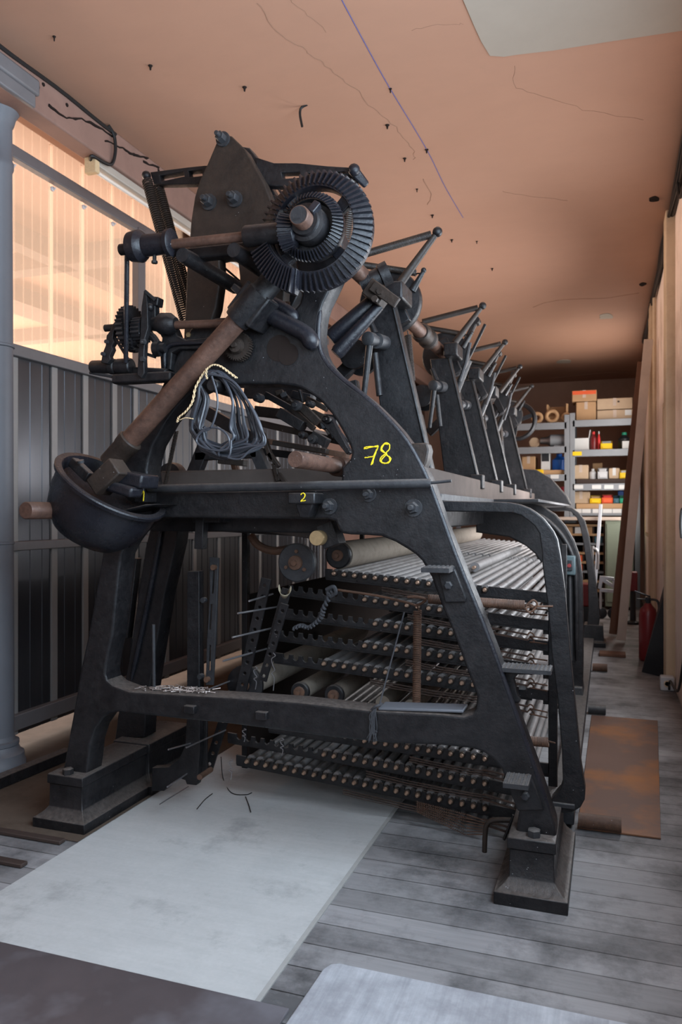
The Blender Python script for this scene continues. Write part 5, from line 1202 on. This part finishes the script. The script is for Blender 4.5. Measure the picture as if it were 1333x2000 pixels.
def bin_(lab, px0, px1, py0, py1, mat, zb=None, fill=None):
    x0, x1, z0, z1 = put(px0, px1, py0, py1); z0 = z0 if zb is None else zb; h = z1-z0
    t = thing('storage_bin', lab, 'bin', ((x0+x1)/2, SY+.12, z0))
    Y0 = SY+.10; Y1 = SY+.42; tk = .008
    b = MB(); b.box(x0, x1, Y0, Y1, z0, z0+tk); b.hexa([(x0, Y0, z0), (x0+tk, Y0, z0), (x0+tk, Y1, z0), (x0, Y1, z0), (x0, Y0-.03, z0+h*.6), (x0+tk, Y0-.03, z0+h*.6), (x0+tk, Y1, z1), (x0, Y1, z1)])
    b.hexa([(x1-tk, Y0, z0), (x1, Y0, z0), (x1, Y1, z0), (x1-tk, Y1, z0), (x1-tk, Y0-.03, z0+h*.6), (x1, Y0-.03, z0+h*.6), (x1, Y1, z1), (x1-tk, Y1, z1)])
    b.hexa([(x0, Y0, z0), (x1, Y0, z0), (x1, Y0+tk, z0), (x0, Y0+tk, z0), (x0, Y0-.03, z0+h*.6), (x1, Y0-.03, z0+h*.6), (x1, Y0+tk-.03, z0+h*.6), (x0, Y0+tk-.03, z0+h*.6)])
    b.box(x0, x1, Y1-tk, Y1, z0, z1); b.build('tray', mat, t)
    MB().box(x0+.03, x1-.03, Y0-.022, Y0-.008, z0+h*.12, z0+h*.42).build('label_holder', mat, t)
    if fill: MB().box(x0+.02, x1-.02, Y0+.03, Y1-.03, z0+tk, z0+h*.85).build('contents', fill, t, .01)
    return t
def bottle(lab, name, cat, px0, px1, py0, py1, mat, capm, zb, handle=False):
    x0, x1, z0, z1 = put(px0, px1, py0, py1); h = z1-zb; r = (x1-x0)/2; c = Vector(((x0+x1)/2, SY+.15+r, zb))
    t = thing(name, lab, cat, tuple(c))
    MB().lathe(c, (0, 0, 1), [(0, r*.95), (.01, r), (h*.62, r), (h*.78, r*.5), (h*.86, r*.35)], 18).build('body', mat, t)
    MB().lathe(c+Vector((0, 0, h*.86)), (0, 0, 1), [(0, r*.42), (h*.14, r*.40)], 12).build('cap', capm, t)
    if handle: MB().tube(catmull([c+Vector((r*.4, 0, h*.78)), c+Vector((r*.95, 0, h*.74)), c+Vector((r*1.02, 0, h*.5)), c+Vector((r*.9, 0, h*.4))], 5), r*.12, 7).build('handle', mat, t)
    return t
L1, L2, L3 = zl; L4 = Z_(985); R1, R2, R3, R4 = zr
# top boxes
carton('plain brown carton on the right shelf top, under the orange-topped carton', 1126, 1165, 784, 821, 'cardboard', zb=R1)
carton('brown carton with an orange printed lid, uppermost on the shelves', 1118, 1166, 761, 784, 'cardboard', dy=.10, stripe=(.02, .98, .62, .95, 'orange_red'), zb=at(1140, 784, SY+.12).z)
carton('long pale carton with a white label on the right shelf top, the lower of two', 1167, 1237, 799, 821, 'carton_pale', stripe=(.78, .96, .4, .95, 'white_label'), zb=R1)
carton('long pale carton on the right shelf top, the upper of two', 1167, 1236, 776, 799, 'carton_pale', stripe=(.58, .64, .6, .75, 'dark_wood'), zb=at(1200, 799, SY+.12).z)
x0, x1, z0, z1 = put(1068, 1110, 788, 824)
bs = thing('basket', 'open brown wicker-like crate on the left shelf top beside the hand wheel', 'crate', ((x0+x1)/2, SY+.3, L1))
MB().box(x0, x1, SY+.5, SY+.54, L1, z1).build('crate_back', 'cardboard', bs); MB().box(x0, x0+.03, SY+.15, SY+.54, L1, z1).build('crate_side', 'cardboard', bs)
MB().box(x1-.03, x1, SY+.15, SY+.54, L1, z1).build('crate_side', 'cardboard', bs); MB().box(x0, x1, SY+.15, SY+.18, L1, L1+.12).build('crate_front', 'cardboard', bs)
for i, (px_, r_) in enumerate(((1079, .085), (1050, .07), (1107, .055))):
    c = at(px_, 815, SY+.1); tag(MB().tube([Vector((c.x+r_*math.cos(a*math.pi/12), SY+.08, L1+r_+.03+r_*math.sin(a*math.pi/12))) for a in range(24)], .03, 8, closed=True).build('hose_roll', 'cardboard'), ['tan roll of hose on the left shelf top, in front of the crate', 'tan roll of hose on the left shelf top, nearest the hand wheel', 'small tan roll of hose on the left shelf top, by the middle post'][i], 'roll')
# second left
c = at(1083, 865, SY+.1)
md = thing('motor', 'small grey electric motor lying on the second left shelf', 'motor', (c.x, SY+.15, L2))
MB().cyl((c.x-.06, SY+.15, L2+.11), (c.x+.20, SY+.15, L2+.11), .10, n=20).build('casing', 'shelf_grey', md); MB().lathe((c.x-.06, SY+.15, L2+.11), (-1, 0, 0), [(0, .10), (.06, .06), (.16, .05), (.18, .02)], 18).build('nose', 'bright_steel', md)
MB().box(c.x, c.x+.16, SY+.08, SY+.22, L2, L2+.03).build('foot', 'shelf_grey', md)
c = at(1044, 866, SY+.1); tag(MB().lathe((c.x, SY+.15, L2+.085), (0, 1, 0), [(0, .05), (.002, .085), (.10, .085), (.102, .05)], 20).build('tape_roll', 'carton_pale'), 'roll of pale tape beside the grey motor on the second left shelf', 'roll')
tag(MB().cyl(at(1076, 862, SY-.06), at(1076, 796, SY-.06), .022, n=10).build('upright_pole', 'black_plastic'), 'thin black pole standing in front of the left shelving bay', 'pole') if False else None
# third left
carton('brown carton on the third left shelf, partly behind the last upright', 1020, 1046, 891, 918, 'cardboard', zb=L3)
carton('white and dark printed carton on the third left shelf', 1057, 1075, 884, 917, 'white_label', depth=.25, stripe=(.1, .9, .5, .95, 'black_plastic'), zb=L3+.08, tape='white_label')
bottle('blue plastic jerrycan with a handle on the third left shelf', 'jerrycan', 'canister', 1078, 1106, 885, 917, 'blue_plastic', 'blue_plastic', L3+.08, True)
sb = MB().box(X_(1051), XMs-.1, SY+.05, SY+.6, L3, L3+.075).build('shelf_riser', 'cardboard', None, .004); tag(sb, 'low brown wooden riser on the third left shelf under the jerrycan', 'riser')
bin_('small yellow bin tucked in the riser on the third left shelf', 1044, 1062, 917, 926, 'yellow_plastic', L3+.0, 'green_plastic') if False else None
x0, x1, z0, z1 = put(1044, 1062, 917, 926, SY+.0)
tag(MB().box(x0, x1, SY-.015, SY+.04, L3+.005, L3+.085).build('yellow_packet', 'yellow_plastic', None, .004), 'small yellow packet at the front of the third left shelf', 'packet')
# fourth left
bottle('blue and white spray bottle on the fourth left shelf', 'spray_bottle', 'bottle', 1053, 1061.5, 945, 969, 'white_plastic', 'blue_plastic', L4+.1)
bottle('blue bottle on the fourth left shelf beside the spray bottle', 'spray_bottle', 'bottle', 1062, 1069, 950, 969, 'blue_plastic', 'white_plastic', L4+.1)
bottle('dark bottle on the fourth left shelf, left of the pink ball', 'dark_bottle', 'bottle', 1073, 1087, 945, 969, 'black_plastic', 'bright_steel', L4+.1)
c = at(1100, 962, SY+.12); tag(MB().sphere((c.x, SY+.2, L4+.20), .095, 18, 12).build('pink_ball', 'pink_plastic'), 'round pink ball-like pot on the fourth left shelf by the post', 'pot')
tag(MB().box(X_(1048), XMs-.08, SY+.05, SY+.6, L4, L4+.095).build('shelf_riser', 'orange_red', None, .004), 'orange-brown wooden riser on the fourth left shelf', 'riser')
for i, px_ in enumerate((1083, 1090, 1074)):
    c = at(px_, 979, SY); tag(MB().box(c.x-.035, c.x+.035, SY+.022, SY+.048, L4+.0, L4+.07).build('red_packet', 'orange_red', None, .004), ['small red packet at the front of the fourth left shelf, middle of three', 'small red packet at the front of the fourth left shelf, rightmost of three', 'small red packet at the front of the fourth left shelf, leftmost of three'][i], 'packet')
# right bay row 2
carton('worn white carton with open flaps on the second right shelf', 1119, 1151, 855, 878, 'white_label', flaps=True, zb=R2)
bottle('big dark red bottle on the second right shelf', 'oil_can', 'can', 1153, 1167, 842, 878, 'extinguisher_red', 'red_plastic', R2)
bottle('smaller red bottle with a pale cap on the second right shelf', 'oil_can', 'can', 1167.5, 1173.5, 842, 878, 'red_plastic', 'white_plastic', R2)
bin_('yellow bin of clear bags on the second right shelf', 1174, 1197, 858, 878, 'yellow_plastic', R2, 'shelf_grey')
tk = bottle('black tub with a green lid on the second right shelf', 'lidded_tub', 'tub', 1208, 1233, 843, 878, 'black_plastic', 'green_plastic', R2)
tag(MB().box(X_(1216), X_(1232), SY+.06, SY+.11, R2, R2+.13).build('white_jar', 'white_label', None, .01), 'small white labelled jar in front of the black tub', 'jar')
# right bay row 3
carton('pale carton at the left end of the third right shelf', 1120, 1150, 908, 937, 'carton_pale', zb=R3+.08)
bottle('clear pale plastic jar beside the pale carton on the third right shelf', 'plastic_jar', 'jar', 1151, 1166, 915, 937, 'white_plastic', 'white_plastic', R3+.08)
bin_('white bin stuffed with bags on the third right shelf', 1168, 1188, 912, 937, 'white_plastic', R3+.08, 'white_plastic')
carton('small pale carton right of the white bin on the third right shelf', 1190, 1211, 914, 937, 'carton_pale', zb=R3+.08, tape='white_label')
bin_('yellow bin with white contents at the right end of the third right shelf', 1211, 1226, 916, 937, 'yellow_plastic', R3+.08, 'white_plastic')
tag(MB().box(XMs+.1, XRs-.08, SY+.05, SY+.6, R3, R3+.075).build('shelf_riser', 'dark_wood', None, .004), 'dark wooden riser on the third right shelf', 'riser')
tag(MB().box(X_(1157), X_(1177), SY+.5, SY+.6, R3+.08, R3+.36).build('back_carton', 'cardboard', None, .006), 'brown carton standing at the back of the third right shelf', 'box')
# right bay row 4
carton('wide tan carton at the left end of the fourth right shelf', 1118, 1153, 960, 983, 'carton_pale', zb=R4+.09)
bin_('yellow bin on the fourth right shelf beside the tan carton', 1153, 1175, 967, 983, 'yellow_plastic', R4+.09, 'cardboard')
bin_('orange-red bin on the fourth right shelf', 1176, 1198, 965, 983, 'orange_red', R4+.09, 'red_plastic')
bin_('grey-blue bin on the fourth right shelf, right of the orange-red bin', 1199, 1210, 967, 983, 'teal_paint', R4+.09)
bin_('green bin at the right end of the fourth right shelf', 1211, 1221, 967, 983, 'green_plastic', R4+.09)
tag(MB().box(X_(1208), X_(1220), SY+.45, SY+.6, R4+.09, R4+.30).build('blue_packet', 'blue_plastic', None, .01), 'blue packet behind the green bin on the fourth right shelf', 'packet')
tag(MB().box(XMs+.1, XRs-.08, SY+.05, SY+.6, R4, R4+.085).build('shelf_riser', 'cardboard', None, .004), 'brown wooden riser on the fourth right shelf', 'riser')
# bench and lower drawers
by = 12.45
bz = at(1150, 1010, by).z
bn = thing('workbench', 'long pale topped workbench in front of the end shelves', 'bench', (at(1150, 1000, by).x, by, 0))
bx0 = at(1090, 1000, by).x; bx1 = at(1238, 1000, by).x
MB().box(bx0, bx1, by, by+.5, bz-.05, bz).build('worktop', 'plank_pale', bn, .006)
MB().box(at(1183, 1000, by).x, bx1, by+.03, by+.5, .05, bz-.05).build('cabinet_body', 'bench_green', bn, .006)
MB().box(at(1186, 1000, by).x, bx1-.02, by+.015, by+.03, .12, bz-.1).build('cabinet_door', 'bench_green', bn, .004)
dk = thing('drawer_rack', 'dark pigeonhole rack of small orange-edged drawers under the end shelves', 'drawers', (at(1140, 1000, SY-.1).x, SY-.1, 0))
dx0 = X_(1085); dx1 = X_(1180)
MB().box(dx0, dx1, SY-.06, SY-.02, .05, bz-.1).build('back_panel', 'dull_black', dk)
for i in range(9):
    z = .1+i*(bz-.25)/8
    MB().box(dx0, dx1, SY-.32, SY-.05, z, z+.035).build('rack_shelf', 'cardboard' if i % 3 else 'shelf_grey', dk, .003)
for i in range(6): MB().box(dx0+(dx1-dx0)*i/5-.01, dx0+(dx1-dx0)*i/5+.01, SY-.30, SY-.05, .06, bz-.12).build('divider', 'dark_wood', dk)
for i, (x, y, mt) in enumerate(((1106, 1018, 'cardboard'), (1128, 1018, 'white_label'), (1150, 1019, 'cardboard'), (1172, 1064, 'teal_paint'), (1120, 1098, 'orange_red'), (1126, 1117, 'orange_red'), (1137, 1095, 'orange_red'))):
    c = at(x, y, SY-.3); cw = (dx1-dx0)/5; k5 = min(4, max(0, int((c.x-dx0)/cw))); c.x = dx0+cw*(k5+.5); ch = (bz-.25)/8; k8 = max(0, min(7, int((c.z-.1)/ch))); s_ = min(.09, cw*.38); c.z = .1+k8*ch+.036+.05
    tag(MB().box(c.x-s_, c.x+s_, SY-.3, SY-.1, c.z-.05, c.z+.05).build('small_box', mt, None, .005), ['brown small box under the bench top, leftmost', 'white small box under the bench top', 'brown small box under the bench top, right of the white one', 'teal small tray box in the drawer rack', 'red small box low in the drawer rack, nearest the far frame', 'red small box lowest in the drawer rack', 'red small box low in the drawer rack, right of the other red ones'][i], 'box')
# white level / rule leaning on the bench, steel trolley, red unit
tag(MB().bar(Vector((at(1160, 1180, 12.2).x, 12.2, .012)), at(1174, 985, 12.4), .05, .03).build('white_rule', 'aluminium', None, .004), 'tall pale rule leaning against the workbench', 'rule')
tr = thing('hand_trolley', 'bright metal hand trolley frame in front of the bench', 'trolley', tuple(atz(1185, 1160, .1)))
Q = lambda x, y: at(x, y, 11.4)
for pa, pb in (((1172, 1150), (1176, 1125)), ((1176, 1128), (1200, 1131)), ((1172, 1152), (1203, 1155)), ((1200, 1131), (1203, 1155)), ((1178, 1132), (1200, 1146))): MB().bar(Q(*pa), Q(*pb), .05, .04).build('frame_bar', 'aluminium', tr, .005)
for x in (1175, 1199): c = Q(x, 1165); MB().lathe((c.x, 11.38, .08), (0, 1, 0), [(0, .05), (.01, .08), (.05, .08), (.06, .05)], 18).build('wheel', 'black_plastic', tr)
for x in (1174, 1201): MB().cyl(Q(x, 1152), Vector((Q(x, 1152).x, 11.4, .1)), .018, n=10).build('leg', 'aluminium', tr)
tag(MB().tube(catmull([Vector((at(1157, 1190, 11.6).x, 11.6, .01)), at(1158, 1078, 11.6), at(1160, 1072, 11.6), at(1166, 1074, 11.6), at(1169, 1085, 11.6), at(1168, 1112, 11.6)], 6), .02, 8).build('bent_tube', 'aluminium'), 'bright bent metal tube standing beside the far frame', 'tube')
c = at(1145, 1163, 10.2)
ru = thing('red_machine', 'small red motor unit standing behind the far frame', 'machine', (c.x, 10.2, 0))
MB().box(c.x-.1, c.x+.1, 10.2, 10.5, c.z-.14, c.z+.14).build('housing', 'extinguisher_red', ru, .015); MB().box(c.x-.13, c.x+.13, 10.2, 10.55, 0, c.z-.14).build('stand', 'black_plastic', ru, .01)
for i, (x, y) in enumerate(((1238, 1130), (1237, 1165))):
    pass
dt = thing('red_stand', 'red and black jack standing by the wall behind the leaning planks', 'jack', (.30, 10.9, 0))
MB().box(.25, .36, 10.9, 11.1, .45, .70).build('jack_body', 'extinguisher_red', dt, .01); MB().lathe((.305, 11.0, 0), (0, 0, 1), [(0, .09), (.03, .09), (.05, .04), (.45, .035)], 14).build('jack_stand', 'black_plastic', dt)

# ================================================================ light, camera
def area(name, loc, rot, sx, sy, power, col, spread=None):
    l_ = bpy.data.lights.new(name, 'AREA'); l_.shape = 'RECTANGLE'; l_.size = sx; l_.size_y = sy; l_.energy = power; l_.color = col
    if spread: l_.spread = math.radians(spread)
    o = bpy.data.objects.new(name, l_); COL.objects.link(o); o.location = loc; o.rotation_euler = [math.radians(a) for a in rot]; return o
# window on the right wall beside the photographer, sill at about one metre
area('window_light_right', (XR-.02, 1.6, 2.55), (0, 90, 0), 1.9, 3.2, 165, (.66, .83, 1.0))
# glazed doors behind the photographer
area('window_light_front', (-1.2, YF+.05, 2.7), (90, 0, 0), 2.6, 1.8, 32, (.68, .85, 1.0))
# windows of the next room: daylight behind the translucent sheeting
area('window_light_next', (-9.0, 6.0, 2.4), (0, -90, 0), 2.6, 9.0, 1000, (1.0, .89, .81))
# far window between the right pillars; mid light added to brighten the rollers
area('window_light_mid', (XR-.02, 5.35, 2.0), (0, 90, 0), 1.6, 1.5, 60, (.86, .93, 1.0))
area('window_light_far', (XR-.02, 8.0, 1.75), (0, 90, 0), 1.6, .9, 80, (.95, .96, 1.0), 140)
# added light to brighten the dark far end and its shelves
area('window_light_back', (XR-.02, 11.7, 2.3), (0, 90, 0), 2.2, 1.8, 52, (1.0, .95, .9))
def win_frame(n, y0, y1, z0, z1):
    b = MB(); x0, x1 = XR-.012, XR+.03
    for a in ((y0-.05, y1+.05, z0-.05, z0), (y0-.05, y1+.05, z1, z1+.05), (y0-.05, y0, z0, z1), (y1, y1+.05, z0, z1)): b.box(x0, x1, *a)
    struct(b.build('window_%d' % n, 'cream_trim'))
win_frame(1, 0.0, 3.2, 1.6, 3.5); win_frame(2, 4.6, 6.1, 1.2, 2.8); win_frame(3, 7.55, 8.45, .95, 2.55); win_frame(4, 10.8, 12.6, 1.2, 3.4)  # frames around the mid and back fill lights are added with them
b = MB()
for a in ((-2.55, .15, 1.75, 1.8), (-2.55, .15, 3.6, 3.65)): b.box(a[0], a[1], YF-.02, YF+.03, a[2], a[3])
for xx in (-2.55, -1.2, .1): b.box(xx, xx+.05, YF-.02, YF+.03, 1.8, 3.6)
struct(b.build('window_5', 'cream_trim'))
w = bpy.data.worlds.new('world'); sc.world = w; w.use_nodes = True
w.node_tree.nodes['Background'].inputs[0].default_value = (.9, .8, .7, 1); w.node_tree.nodes['Background'].inputs[1].default_value = .05
cam = bpy.data.cameras.new('camera'); cam.sensor_fit = 'VERTICAL'; cam.sensor_height = 36.0; cam.sensor_width = 24.0; cam.lens = 36*FPX/2000
co = bpy.data.objects.new('camera', cam); COL.objects.link(co); co.location = (0, 0, CAMH); co.rotation_euler = (math.radians(90), 0, YAW)
cam.clip_start = .05; cam.dof.use_dof = True; cam.dof.focus_distance = 3.15; cam.dof.aperture_fstop = 4.0
sc.camera = co
sc.view_settings.view_transform = 'Standard'; sc.view_settings.look = 'None'; sc.view_settings.gamma = 1; sc.view_settings.use_curve_mapping = False
sc.view_settings.exposure = 0.58
sc.cycles.use_denoising = True
sc.cycles.max_bounces = 8; sc.cycles.diffuse_bounces = 4; sc.cycles.glossy_bounces = 3; sc.cycles.transparent_max_bounces = 8
sc.cycles.sample_clamp_indirect = 6
